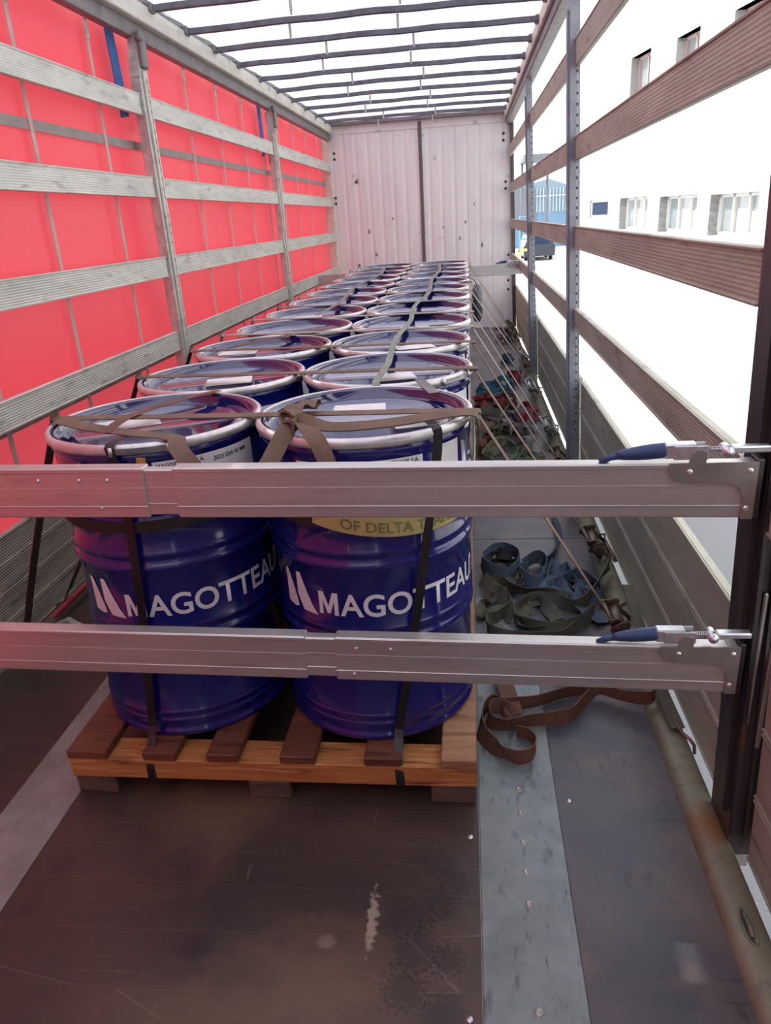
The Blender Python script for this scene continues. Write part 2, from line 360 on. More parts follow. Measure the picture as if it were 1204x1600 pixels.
def simple(name, a, b, m, parent=None, bev=0, **k):
    c = [(a[i]+b[i])/2 for i in range(3)]
    A = [a[i]-c[i] for i in range(3)]; B = [b[i]-c[i] for i in range(3)]
    o = MB().box(A, B, bev).build(name, m, parent, c); tag(o, **k) if k else None; return o

def struct(o): o['kind'] = 'structure'; return o

def text_mesh(body, height, bold=.0, width=None, cut=.012):
    cu = bpy.data.curves.new('t', 'FONT'); cu.body = body; cu.size = 1; cu.offset = bold; cu.resolution_u = 4; cu.align_x = 'LEFT'
    o = bpy.data.objects.new('t', cu); COL.objects.link(o); bpy.context.view_layer.update()
    me = bpy.data.meshes.new_from_object(o.evaluated_get(bpy.context.evaluated_depsgraph_get()))
    bpy.data.objects.remove(o); bpy.data.curves.remove(cu)
    bm = bmesh.new(); bm.from_mesh(me); bpy.data.meshes.remove(me)
    xs = [v.co.x for v in bm.verts]; ys = [v.co.y for v in bm.verts]; x0, x1, y0, y1 = min(xs), max(xs), min(ys), max(ys)
    sy = height/(y1-y0); sx = sy if width is None else width/(x1-x0)
    for v in bm.verts: v.co = Vector(((v.co.x-x0)*sx, (v.co.y-y0)*sy, 0))
    W = (x1-x0)*sx
    bmesh.ops.triangulate(bm, faces=bm.faces[:])
    if cut:
        x = cut
        while x < W:
            bmesh.ops.bisect_plane(bm, geom=bm.verts[:]+bm.edges[:]+bm.faces[:], plane_co=(x, 0, 0), plane_no=(1, 0, 0)); x += cut
    return bm, W

def wrap(bm, r, a0, z0, zfun=None):
    """bend a flat XY mesh on a cylinder of radius r about Z; angle measured from -Y towards +X"""
    for v in bm.verts:
        a = a0+v.co.x/r; z = z0+v.co.y+(zfun(a) if zfun else 0)
        v.co = Vector((r*math.sin(a), -r*math.cos(a), z))
    return bm
def bm_obj(bm, name, m, parent=None):
    me = bpy.data.meshes.new(name); bm.to_mesh(me); bm.free(); me.materials.append(m)
    o = bpy.data.objects.new(name, me); COL.objects.link(o)
    if parent: o.parent = parent
    return o
def curved_patch(r, a0, a1, z0, z1, n=14, shear=0):
    bm = bmesh.new(); row = []
    for i in range(n+1):
        a = a0+(a1-a0)*i/n
        row.append([bm.verts.new((r*math.sin(a), -r*math.cos(a), z+shear*i/n)) for z in (z0, z1)])
    for i in range(n): bm.faces.new((row[i][0], row[i+1][0], row[i+1][1], row[i][1]))
    return bm
def copy_tree(o, parent=None):
    c = o.copy(); COL.objects.link(c)
    if parent: c.parent = parent
    for ch in list(o.children): copy_tree(ch, c)
    return c

# ================================================================== SETTING
YB = 10.6; Y0 = -3.0
fl = MB(); fl.mi = 0
fl.box((-1.145, Y0, -.04), (.006, YB, 0)); fl.box((-1.76, Y0, -.04), (-1.34, YB, 0)); fl.mi = 1; fl.box((.22, Y0, -.04), (.54, 2.72, 0)); fl.box((.007, 2.721, -.04), (.54, YB, 0))
fl.mi = 2
for yy in (3.32, 4.05, 5.6, 6.9, 9.3): fl.box((.008, yy, .0), (.538, yy+.004, .0008))
struct(fl.build('floor', [M['ply'], M['ply_blue'], M['slot']]))
ft = MB(); ft.box((.008, Y0, -.04), (.219, 2.72, .004), .002); ft.mi = 1
for y in (.90, 1.0, 1.25, 1.34, 1.43, 1.53, 1.616, 2.5): ft.lathe([(0, .0052), (.004, .0052), (.005, .0060), (.0085, .0060), (.010, .004)], 16, Matrix.Translation((.12, y, 0)))
struct(ft.build('trim_1', [M['strip'], M['plate']]))
struct(simple('trim_2', (-1.338, Y0, -.04), (-1.147, YB, .004), M['strip_l'], bev=.002))
# rubbing kerb rails along both edges
def kerb(x0, x1, name):
    b = MB(); sgn = 1 if x1 > x0 else -1; prof = [(x0, -.05), (x0, 0), (x0+.004*sgn, .009), (x0+.011*sgn, .017), (x0+.022*sgn, .0235), (x0+.036*sgn, .027), (x1-.034*sgn, .0285), (x1-.018*sgn, .026), (x1-.007*sgn, .019), (x1-.002*sgn, .010), (x1, 0), (x1, -.05)]
    b.prism(prof, YB-Y0, Matrix.Translation((0, Y0, 0)))
    for f in b.bm.faces: f.smooth = len(f.verts) == 4
    o_ = b.build(name, [M['kerb']]); return struct(o_)
kerb(.54, .628, 'trim_3'); kerb(-1.762, -1.85, 'trim_4')
# screws in the floor sheets
for x, y in ((.252, 1.581), (-.016, 1.444), (-.019, .978), (.252, 2.9)):
    s = MB().lathe([(0, .003), (.005, .003), (.008, .0008), (.008, 0)], 12).build('floor_screw', M['zinc'], None, (x, y, .0003))
    tag(s, {(.252, 1.581): 'shiny screw head in the grey sheet right of the steel floor strip', (-.016, 1.444): 'screw head in the brown sheet just in front of the pallet corner', (-.019, .978): 'nearest screw head in the brown sheet beside the steel strip', (.252, 2.9): 'screw head in the grey sheet under the heap of blue and olive webbing'}[(x, y)], 'screw', 'screws in the floor sheets')
# lashing eye in the kerb
lr = empty('lashing_eye', (.584, 1.2, .027), 'slotted oval lashing eye set in the khaki kerb near the photo corner', 'lashing eye')
pts = [(.012*math.cos(a), .034*math.sin(a)+(.012 if math.sin(a) > 0 else -.012), .001) for a in [2*PI*k/20 for k in range(20)]]
MB().tube(pts, .0028, 6, True).build('rim', M['kerb'], lr)
MB().box((-.010, -.042, -.0004), (.010, .042, .0008), .004).build('slot', M['slot'], lr)
MB().tube([(0, -.03, .002), (.001, 0, .006), (0, .03, .002)], .005, 8).build('ring_bar', M['kerb'], lr)

# front wall: corrugated white panels, dark joint, dents, rivet holes
b = MB(); t = bmesh.new()
nx = 220; xa, xb = -1.80, .615; rows = []
def corr(x): 
    u = (x*6.2) % 1.0; return .006*max(0, min(1, (abs(u-.5)-.33)*14))
for i in range(nx+1):
    x = xa+(xb-xa)*i/nx; rows.append([t.verts.new((x, YB+corr(x), z)) for z in (0, 2.66)])
for i in range(nx): t.faces.new((rows[i][0], rows[i+1][0], rows[i+1][1], rows[i][1]))
t.verts.index_update(); b._take(t); b.box((xa, YB+.01, 0), (xb, YB+.04, 2.66))
b.mi = 1
for x, z in ((-1.735, 2.34), (-1.735, 2.27), (-1.76, 1.80), (-1.76, 1.73), (.48, 2.43), (.48, 2.35), (.51, 1.86), (.51, 1.78), (.55, .95), (.55, .62), (.55, .5), (-1.50, .92), (-1.47, 1.98)):
    b.cyl((x, YB-.006, z), (x, YB+.002, z), .017, 12)
b.mi = 0
wf = struct(b.build('wall_front', [M['white_panel'], M['slot']]))
b = MB(); b.box((-.615, YB-.02, 0), (-.57, YB+.01, 2.64), .004); b.build('joint_profile', M['seam'], wf)
b = MB(); b.box((-1.80, YB-.012, 2.56), (.6, YB+.004, 2.66), .003)
for k in range(26): b.cyl((-1.75+k*.092, YB-.017, 2.60), (-1.75+k*.092, YB-.01, 2.60), .008, 8)
b.build('riveted_band', M['white_panel'], wf)
b = MB()
for x, z, r in ((-1.45, 1.99, .02), (-1.33, 1.35, .02), (-.1, 1.2, .015), (-.02, 1.4, .014), (-.32, 1.35, .012), (.2, 1.1, .02), (.1, 1.62, .012), (-1.0, 1.5, .012), (-1.25, 1.05, .018)):
    b.lathe([(0, .004), (r*.5, .003), (r, 0)], 12, Matrix.Translation((x, YB, z)) @ Matrix.Rotation(PI/2, 4, 'X') @ Matrix.Scale(1.7, 4, (0, 1, 0)))
b.build('dent', M['plate'], wf)
struct(simple('trim_5', (-1.95, YB-.05, 0), (-1.79, YB+.03, 2.64), M['rail_face'], bev=.004))
struct(MB().hexa([(.615, YB-.08, 0), (.66, YB-.08, 0), (.66, YB+.02, 0), (.615, YB+.02, 0), (.555, YB-.08, 2.66), (.60, YB-.08, 2.66), (.60, YB+.02, 2.66), (.555, YB+.02, 2.66)]).build('trim_6', M['post_dark']))
struct(simple('trim_7', (-1.8, YB-.10, 2.655), (.58, YB+.02, 2.75), M['rail_dark'], bev=.006))
# cant rails
b = MB(); b.box((-1.80, Y0, 2.57), (-1.735, YB, 2.665), .006); b.mi = 1; b.box((-1.83, Y0, 2.49), (-1.775, YB, 2.57), .004); b.box((-1.80, Y0, 2.665), (-1.76, YB, 2.72), .002)
struct(b.build('trim_8', [M['rail_face'], M['rail_dark']]))
b = MB(); b.box((.515, Y0, 2.53), (.60, YB, 2.665), .008); b.mi = 1; b.box((.49, Y0, 2.60), (.515, YB, 2.69), .004)
struct(b.build('trim_9', [M['rail_dark'], M['rail_face']]))

# red curtain (left wall)
t = bmesh.new(); g = []
ny, nz = 165, 30
for i in range(ny+1):
    y = Y0+(YB+.05-Y0)*i/ny; col = []
    for j in range(nz+1):
        z = -.45+(2.55+.45)*j/nz
        x = -1.895-.012*noise.noise(Vector((y*1.1, z*.8, 3)))-.006*math.sin(y*9.5)*(.4+.6*abs(z-1.3)/1.3)
        col.append(t.verts.new((x, y, z)))
    g.append(col)
for i in range(ny):
    for j in range(nz):
        f = t.faces.new((g[i][j], g[i+1][j], g[i+1][j+1], g[i][j+1])); f.smooth = True
t.verts.index_update(); b = MB(); b._take(t)
wlft = struct(b.build('wall_left', M['red']))
yv = [2.7, 3.38, 4.09, 4.72, 5.44, 6.10, 6.78, 7.4, 8.05, 8.74, 9.4, 10.1]
b = MB()
for y in yv + [2.0, 1.3, .6, -.1, -.8, -1.5, -2.2]: b.box((-1.872, y-.015, -.4), (-1.869, y+.015, 2.5))
b.build('vertical_strap', M['web_thin'], wlft)
b = MB()
for z in (1.97, .79): b.box((-1.876, Y0, z-.022), (-1.873, YB, z+.022))
b.build('horizontal_strap', M['web_tape'], wlft)
b = MB()
for y in yv:
    b.box((-1.872, y-.014, 2.42), (-1.862, y+.014, 2.50), .003); b.cyl((-1.866, y, 2.50), (-1.866, y, 2.53), .008, 8)
b.build('roller_hook', M['galv'], wlft)

# rear doors behind the camera
b = MB(); b.box((-1.86, Y0-.05, 0), (-.62, Y0, 2.7), .01); b.box((-.60, Y0-.05, 0), (.64, Y0, 2.7), .01)
struct(b.build('door_1', M['white_panel']))
# unseen opaque curtain added behind the near post to darken the foreground
t = bmesh.new(); rr_ = []
for i in range(121):
    y = Y0+(1.1-Y0)*i/120; amp = .008+.022*max(0, (y-.6)/.5)
    rr_.append([t.verts.new((.74+amp*math.sin(y*(20 if y < .6 else 60)), y, z)) for z in (-.45, .6, 1.6, 2.6)])
for i in range(120):
    for j in range(3): f = t.faces.new((rr_[i][j], rr_[i+1][j], rr_[i+1][j+1], rr_[i][j+1])); f.smooth = True
t.verts.index_update(); b = MB(); b._take(t); struct(b.build('wall_right_added', M['tarp_added']))
# roof tarpaulin
t = bmesh.new(); g = []
BY = [4.66, 5.22, 5.77, 6.34, 6.98, 7.60, 8.22, 8.85, 9.48, 10.08]
nx, ny = 30, 200
for i in range(nx+1):
    x = -1.77+(2.29)*i/nx; r = []
    for j in range(ny+1):
        y = Y0+(YB-Y0)*j/ny
        dd = min(abs(y-q) for q in BY + [4.1, 3.5, 2.9, 2.3, 1.7, 1.1, .5, -.1, -.7, -1.3, -1.9, -2.5])
        z = 2.715-.02*min(1, dd/.28)+.01*noise.noise(Vector((x*3, y*3, 0)))
        r.append(t.verts.new((x, y, z)))
    g.append(r)
for i in range(nx):
    for j in range(ny):
        f = t.faces.new((g[i][j], g[i][j+1], g[i+1][j+1], g[i+1][j])); f.smooth = True
t.verts.index_update(); b = MB(); b._take(t)
struct(b.build('ceiling', M['roof']))

# ground outside
struct(simple('ground', (-30, -20, -1.30), (60, 8.6, -1.2), M['asphalt']))
struct(simple('ground_slab', (-30, 8.6, -1.30), (60, 120, -1.195), M['concrete']))

# ================================================================== ROOF BOWS
ordn = ['first', 'second', 'third', 'fourth', 'fifth', 'sixth', 'seventh', 'eighth', 'ninth', 'tenth', 'eleventh', 'twelfth']
for i, y in enumerate(BY):
    o = empty('roof_bow', (-.62, y, 2.66), f'dark steel roof bow across the trailer, {ordn[i]} counted from the camera', 'roof bow', 'roof bows under the white tarpaulin')
    pts = []
    for k in range(25):
        u = k/24; x = -1.13+2.26*u; pts.append((x, -.03*u+.004*math.sin(u*31+i), .0022*math.sin(u*23+i*2)+.010*math.sin(PI*u)))
    b = MB(); b.ribbon(pts, .042, (0, 1, .0), th=.03, sub=1); b.build('bow_profile', M['bow'], o)
    for k, x in enumerate(((-.45, .22) if i % 2 else (-.32, .28))):
        h = MB(); h.box((x-.008, -.01, -.075), (x+.008, .006, -.01), .003); h.cyl((x, -.002, -.075), (x, -.002, -.09), .006, 8); h.build('hanger', M['galv'], o)
    for x in (-1.125, 1.115):
        h = MB(); h.box((x-.03, -.035, -.02), (x+.03, .035, .03), .008); h.build('slider', M['rail_dark'], o)

# ================================================================== SIDE POSTS AND BOARDS
def xi(z): return .605-.033*z                      # inner face of the right posts
def post_left(y, label):
    o = empty('side_post', (-1.79, y, 0), label, 'post', 'left side posts')
    b = MB(); b.box((-.03, -.055, .0), (0.03, .055, 2.3), .004); b.hexa([(-.03, -.055, 2.3), (.03, -.055, 2.3), (.03, .055, 2.3), (-.03, .055, 2.3), (-.02, -.03, 2.5), (.035, -.03, 2.5), (.035, .03, 2.5), (-.02, .03, 2.5)]); b.build('post_body', M['galv'], o)
    b = MB(); b.box((.03, -.028, .5), (.043, .022, 2.33), .003); b.build('hook_rail', M['rail_face'], o)
    b = MB()
    b.box((.0425, -.007, .72), (.0445, .001, 2.3)); b.build('slot_row', M['slotted'], o)
    b = MB(); b.box((.025, -.04, 2.34), (.06, .03, 2.52), .01); b.cyl((.045, -.045, 2.48), (.045, .035, 2.48), .018); b.build('roller_head', M['rail_dark'], o)
    return o
post_left(4.475, 'nearer grey slotted steel post against the red curtain on the left')
post_left(7.45, 'farther grey slotted steel post against the red curtain on the left')
for y, lab in ((4.40, 'blue fabric sleeve behind the nearer left post top'), (7.36, 'blue fabric sleeve behind the farther left post top')):
    b = MB(); b.ribbon([(-1.845, y-.10, 2.5), (-1.84, y-.09, 2.3), (-1.85, y-.06, 2.1)], .10, (0, 1, 0), th=.006, sub=5)
    tag(b.build('fabric_sleeve', M['fabric_blue']), lab, 'fabric', 'blue sleeves by the left posts')
    b = MB(); b.ribbon([(-1.845, y+.17, 2.48), (-1.84, y+.17, 2.3), (-1.85, y+.16, 2.05)], .07, (0, 1, 0), th=.004, sub=5)
    tag(b.build('fabric_strip', M['w_grey']), lab.replace('blue fabric sleeve', 'pale fabric strip'), 'fabric', 'pale strips by the left posts')

def post_right(y, x_off, label, m, dark=False, wy=.075, top=2.54, bot=-.08):
    o = empty('side_post', (0, 0, 0), label, 'post', None)
    def sl(z, a, c): return [(xi(z)+a+x_off, y, z), (xi(z)+c+x_off, y, z), (xi(z)+c+x_off, y+wy, z), (xi(z)+a+x_off, y+wy, z)]
    tw = .075 if dark else .058
    b = MB(); b.hexa(sl(bot+.06, 0, tw)+sl(top, 0, tw-.008)); b.build('post_body', m, o)
    b = MB()
    def sl2(z, a, c, y0, y1): return [(xi(z)+a+x_off, y0, z), (xi(z)+c+x_off, y0, z), (xi(z)+c+x_off, y1, z), (xi(z)+a+x_off, y1, z)]
    b.hexa(sl2(.1, -.012, .0, y+.02, y+.055)+sl2(2.4, -.012, 0, y+.02, y+.055)); b.build('hook_rail', m if dark else M['post_blue'], o)
    b = MB()
    b.hexa(sl2(.25, .034, .042, y-.0015, y)+sl2(2.3, .034, .042, y-.0015, y)); b.build('slot_row', M['slotted'], o) if not dark else b.bm.free()
    b = MB(); b.hexa(sl2(bot, .015, .06, y+.02, y+.09)+sl2(bot+.07, .01, .065, y+.02, y+.09)); b.build('foot', M['plate'], o)
    return o
pn = post_right(1.44, .012, 'thick dark steel post nearest the camera at the right photo edge', M['post_dark'], True, .13)
# raised flanges and a keyhole on the near post
b = MB()
for a, c in ((.0, .009), (.03, .037), (.058, .075)):
    b.hexa([(xi(.05)+.014+a, 1.428, .05), (xi(.05)+.014+c, 1.428, .05), (xi(.05)+.014+c, 1.44, .05), (xi(.05)+.014+a, 1.44, .05), (xi(2.4)+.014+a, 1.428, 2.4), (xi(2.4)+.014+c, 1.428, 2.4), (xi(2.4)+.014+c, 1.44, 2.4), (xi(2.4)+.014+a, 1.44, 2.4)])
b.build('flange', M['post_dark'], pn)
b = MB(); b.lathe([(0, .001), (.006, .001), (.0065, 0)], 12, Matrix.Translation((xi(.86)+.0555, 1.4395, .865)) @ Matrix.Rotation(PI/2, 4, 'X')); b.box((xi(.86)+.0551, 1.4385, .835), (xi(.86)+.0559, 1.4395, .862), .003); b.build('keyhole', M['white'], pn)
b = MB(); b.box((xi(.6)+.014+.012, 1.430, .38), (xi(.6)+.014+.022, 1.440, .72), .003); b.box((xi(.6)+.014+.040, 1.425, .32), (xi(.6)+.014+.050, 1.440, .68), .003); b.build('slide_bolt', M['plate'], pn)
post_right(4.30, -.01, 'middle slotted steel post on the open right side', M['post_blue'])
post_right(7.16, -.01, 'farthest slotted steel post on the open right side', M['post_blue'])

bayL = [(Y0, 1.38, 'behind the camera'), (1.5, 4.41, 'in the nearest bay'), (4.54, 7.385, 'in the middle bay'), (7.515, 10.54, 'in the far bay')]
zL = [(2.11, 2.22, 'top'), (1.69, 1.80, 'second'), (1.255, 1.37, 'third'), (.82, .935, 'fourth')]
def board_left(y0, y1, z0, z1, label, grp, low=False):
    zc = (z0+z1)/2; h = (z1-z0)/2; L = (y1-y0)/2
    b = MB(); b.box((-.012, -L, -h), (.012, L, h), .003)
    b.box((.011, -L, h-.008), (.015, L, h-.001), .001); b.box((.011, -L, -h+.001), (.015, L, -h+.008), .001)
    o = b.build('side_board', M['alu_low' if low else 'alu_old'], None, (-1.79 if not low else -1.80, (y0+y1)/2, zc)); tag(o, label, 'side board', grp)
for y0, y1, bn in bayL[1:]:
    for z0, z1, zn in zL: board_left(y0, y1, z0, z1, f'pale weathered slat, {zn} from above {bn}, before the red curtain', 'left side boards')
for y0, y1, bn in bayL[1:]:
    for k, zn in enumerate(('bottom', 'second lowest', 'third lowest', 'fourth lowest')):
        if bn.endswith('far bay') and k < 0: continue
        board_left(y0, y1, .03+k*.108, .136+k*.108, f'grimy grooved {zn} drop-side board {bn} on the left', 'left drop-side boards', True)

bayR = [(-.5, 1.42, 'beside the near post'), (1.59, 4.295, 'between the near and middle posts'), (4.38, 7.155, 'between the middle and far posts'), (7.24, 10.5, 'beyond the far post')]
zR = [(2.155, 2.275, 'top'), (1.725, 1.84, 'second'), (1.29, 1.405, 'third'), (.86, .975, 'fourth')]
def board_right(y0, y1, z0, z1, label, grp, off=.03, m='alu_backlit'):
    zc = (z0+z1)/2; h = (z1-z0)/2; L = (y1-y0)/2
    b = MB(); b.box((-.012, -L, -h), (.012, L, h), .003)
    b.box((-.016, -L, h-.008), (-.011, L, h-.001), .001); b.box((-.016, -L, -h+.001), (-.011, L, -h+.008), .001)
    o = b.build('side_board', M[m], None, (xi(zc)+off, (y0+y1)/2, zc)); o.rotation_euler = (0, math.atan(-.033), 0)
    tag(o, label, 'side board', grp)
for y0, y1, bn in bayR:
    for z0, z1, zn in zR:
        if y0 < 0 and zn != 'fourth' and zn != 'third': continue
        board_right(y0, y1, z0, z1, f'{zn} brown slat from the top {bn}, open right side', 'right side boards')
for y0, y1, bn in bayR:
    for k, zn in enumerate(('bottom', 'middle', 'top')):
        board_right(y0, y1, -.01+k*.193, .178+k*.193, f'wide grey-brown {zn} drop-side board {bn} on the right', 'right drop-side boards', .068)

# ================================================================== PALLETS
def make_pallet():
    p = empty('wooden_pallet', (-.576, 1.556, 0))
    hw = .579
    for k, y in enumerate((0, .54, 1.07)):
        b = MB(); b.box((-hw, y, .06), (hw, y+.095, .126), .003); b.build('runner', M['pine'], p)
        for x in (-hw+.005, -.06, hw-.125):
            b = MB(); b.box((x, y+.004, 0), (x+.12, y+.09, .0595), .003); b.build('block', M['block'], p)
    for k, (x0, x1) in enumerate(((-hw, -.46), (-.354, -.257), (-.168, -.076), (.042, .14), (.276, .376), (.484, hw))):
        b = MB(); b.box((x0, -.004, .1262), (x1, 1.165, .154), .003); b.build('deck_board', M['deck_pale' if k == 5 else 'deck'], p)
    return p
P0 = make_pallet()
pit = 1.17
fb = ['nearest pallet, in front of the load bars', 'second pallet from the camera', 'third pallet from the camera', 'fourth pallet from the camera', 'fifth pallet from the camera', 'farthest pallet by the white front wall']
pals = []
for i in range(6):
    p = P0 if i == 0 else copy_tree(P0)
    p.location.y = 1.556+pit*i; tag(p, f'orange pine pallet under four blue drums, {fb[i]}', 'pallet', 'pallets under the drums'); pals.append(p)

# ================================================================== DRUMS
DR = .286
def make_drum():
    d = empty('steel_drum', (0, 0, 0))
    prof = [(0, .012), (.262, .012), (.268, .0), (.277, .0), (.281, .006), (.281, .016), (.276, .022), (.276, .036)]
    def hoop(z, h=.013, a=.007): return [(.276, z-h), (.276+a*.6, z-h*.55), (.276+a, z), (.276+a*.6, z+h*.55), (.276, z+h)]
    prof += hoop(.052, .009, .004)+hoop(.078, .009, .004)
    prof += hoop(.315, .016, .0085)+hoop(.352, .012, .006)+hoop(.535, .016, .0085)+hoop(.572, .012, .005)+hoop(.665, .012, .005)+hoop(.695, .012, .005)+hoop(.722, .010, .003)
    prof += [(.276, .80), (.2765, .826), (.281, .833), (.283, .838), (.280, .843), (.279, .848), (.283, .854), (.283, .862), (.272, .862), (.272, .80), (0, .80)]
    b = MB(); b.lathe(prof, 72); b.build('body', M['blue'], d)
    b = MB(); b.lathe([(.284, .870), (.270, .872), (.267, .866), (.265, .846), (.258, .842), (.235, .844), (.230, .850), (.215, .850), (.210, .8455), (0, .8455)], 72); b.build('lid', M['lid'], d)
    b = MB(); b.lathe([(.2845, .848), (.289, .851), (.2915, .860), (.2905, .869), (.285, .8745), (.279, .8745), (.2755, .871), (.279, .8725), (.2845, .870)], 72); b.build('clamp_ring', M['ring'], d)
    # closing lever on the ring
    l = empty('lever_clamp', (0, 0, 0)); l.parent = d
    return d
drum0 = make_drum()
# lever clamp: a single mesh, replaces the empty
for c in list(drum0.children):
    if c.type == 'EMPTY': bpy.data.objects.remove(c)
def lever_bm():
    b = MB()
    for a0, a1, r, z0, z1 in ((-.26, .26, .2935, .853, .867), (-.24, .05, .298, .855, .865)):
        bm = curved_patch(r, a0, a1, z0, z1, 10); bm2 = bm
        bmesh.ops.solidify(bm2, geom=bm2.faces[:], thickness=.003); bm2.verts.index_update(); b._take(bm2)
    for a in (.2, .26, -.27):
        x = .297*math.sin(a); y = -.297*math.cos(a); b.cyl((x, y, .849), (x, y, .872), .006, 10)
    return b
lev = lever_bm().build('lever_clamp', M['zinc'], drum0)

def add_print(d, a0=-.46):
    bm, W = text_mesh('AGOTTEAUX', .066, bold=.018, width=.525, cut=.012)
    for v in bm.verts: v.co.x += .062
    mv = [bm.verts.new((x, y, 0)) for x, y in ((0, 0), (0, .066), (.015, .066), (.0285, .026), (.042, .066), (.057, .066), (.057, 0), (.045, 0), (.045, .041), (.033, .004), (.024, .004), (.012, .041), (.012, 0))]
    mf_ = bm.faces.new(mv[::-1]); bm.normal_update(); bmesh.ops.triangulate(bm, faces=[mf_])
    for x in [.006*k for k in range(1, 10)]: bmesh.ops.bisect_plane(bm, geom=bm.verts[:]+bm.edges[:]+bm.faces[:], plane_co=(x, 0, 0), plane_no=(1, 0, 0))
    wrap(bm, .2778, math.radians(-25), .392)
    e = bm_obj(bm, 'maker_print', M['white'], d)
    # slanted double-blade emblem left of the name
    bm = bmesh.new()
    def poly(pts):
        vs_ = [bm.verts.new((x, y, 0)) for x, y in pts]; bm.faces.new(vs_)
    poly([(-.004, .106), (-.004, .004), (.030, -.002), (.046, .004), (.040, .030), (.028, .064), (.008, .104)])
    poly([(.046, .108), (.046, .042), (.054, .024), (.066, .0), (.116, -.003), (.100, .022), (.084, .056), (.072, .084), (.062, .108)])
    bm.normal_update(); bmesh.ops.triangulate(bm, faces=bm.faces[:])
    for x in [.01*k for k in range(1, 11)]: bmesh.ops.bisect_plane(bm, geom=bm.verts[:]+bm.edges[:]+bm.faces[:], plane_co=(x, 0, 0), plane_no=(1, 0, 0))
    wrap(bm, .2775, math.radians(-50.5), .386)
    bm_obj(bm, 'maker_emblem', M['white'], d)

def label(d, a0, a1, z0, z1, lines, col='paper', shear=0):
    a0 = math.radians(a0); a1 = math.radians(a1)
    l = bm_obj(curved_patch(.2795, a0, a1, z0, z1, 14, shear), 'paper_label', M[col], d)
    for txt, da, z, h in lines:
        bm, W = text_mesh(txt, h, bold=.02, cut=.008); wrap(bm, .2800, a0+math.radians(da), z)
        bm_obj(bm, 'label_print', M['ink'], l)
    return l
def lid_note(d, cx, cy, rot, w=.16, h=.10):
    b = MB(); b.box((-w/2, -h/2, 0), (w/2, h/2, .0008)); n = b.build('lid_note', M['paper'], d, (cx, cy, .8462)); n.rotation_euler = (0, 0, rot)

rowY = [1.905+.585*i for i in range(12)]
rown = ['nearest row', 'second row', 'third row', 'fourth row', 'fifth row', 'sixth row', 'seventh row', 'eighth row', 'ninth row', 'tenth row', 'eleventh row', 'last row by the white wall']
drums = {}
jit = [0, .008, -.004, .006, 0, .005, -.005, .004, 0, .006, -.004, 0]
for i in range(12):
    for c, cx in (('left', -.869), ('right', -.284)):
        d = drum0 if (i == 0 and c == 'right') else copy_tree(drum0)
        d.location = (cx+(jit[i] if i else 0)*(.5), rowY[i], .1545)
        d.rotation_euler = (0, 0, 0)
        for ch in d.children:
            if ch.name.startswith('lever_clamp'): ch.rotation_euler = (0, 0, (math.radians(16) if i == 0 and c == 'left' else math.radians(150) if i == 0 else math.radians([0, 58, -150, 170, 40, -100, 55, 60, 50, 48, 20, 10][i]+(0 if c == 'right' else -150-[0, 58, -150, 170, 40, -100, 55, 60, 50, 48, 20, 10][i]+i*7))))
        col = c+' column'
        extra = {('left', 0): 'lever clamp in front, ', ('right', 0): 'with a knotted brown strap on its lid, '}.get((c, i), '')
        tag(d, f'dark blue steel drum, {extra}{col}, {rown[i]}', 'drum', 'blue steel drums on pallets')
        drums[c, i] = d
R0 = drums['right', 0]; L0 = drums['left', 0]
add_print(R0)
for ch in [x for x in R0.children if x.name.startswith('maker')]:
    c = ch.copy(); COL.objects.link(c); c.parent = L0; c.rotation_euler = (0, 0, math.radians(13.5))
label(R0, -30, 3, .74, .812, [])
label(R0, 8, 37, .737, .815, [('MAGOTTEAUX S.A.', 2, .800, .0105), ('GRINDING BALLS', 2, .783, .0105)])
label(R0, 46, 64, .737, .825, [])
label(L0, -23, -6, .737, .822, [('SADD', 3, .800, .013)])
label(L0, 18, 46, .737, .822, [('MAGOTTEAUX S.A.', 2, .805, .0105), ('GRINDING BALLS', 2, .788, .0105)])
label(L0, 46, 80, .737, .822, [('2023 DIA 40 MM', 4, .797, .012)])
# orange tag with a wire hanging from the lever
tg = MB(); tg.box((-.012, -.002, -.032), (.012, .002, 0), .001)
a = math.radians(14); t_ = tg.build('seal_tag', M['tag'], L0, (.296*math.sin(a), -.296*math.cos(a), .842)); t_['label'] = 'orange seal tag'
for i in range(1, 12):
    label(drums['right', i], 52, 74, .62, .81, [])
    label(drums['right', i], 80, 112, .70, .81, [])
    label(drums['left', i], 20, 60, .70, .80, [])
lid_note(L0, -.10, .03, .5, .17, .12); lid_note(R0, .14, -.05, .3, .12, .09); lid_note(R0, -.03, .12, .1, .15, .1)
lid_note(drums['left', 1], .02, .0, .25, .16, .12); lid_note(drums['right', 1], .03, -.03, .25, .13, .12)
lid_note(drums['left', 2], -.12, .02, .1); lid_note(drums['right', 2], .06, -.02, .3); lid_note(drums['right', 3], .02, -.05, .1, .14, .1); lid_note(drums['left', 4], -.05, 0, .2); lid_note(drums['right', 5], 0, -.04, .1)
ZT = .1545+.8745   # top of the rims

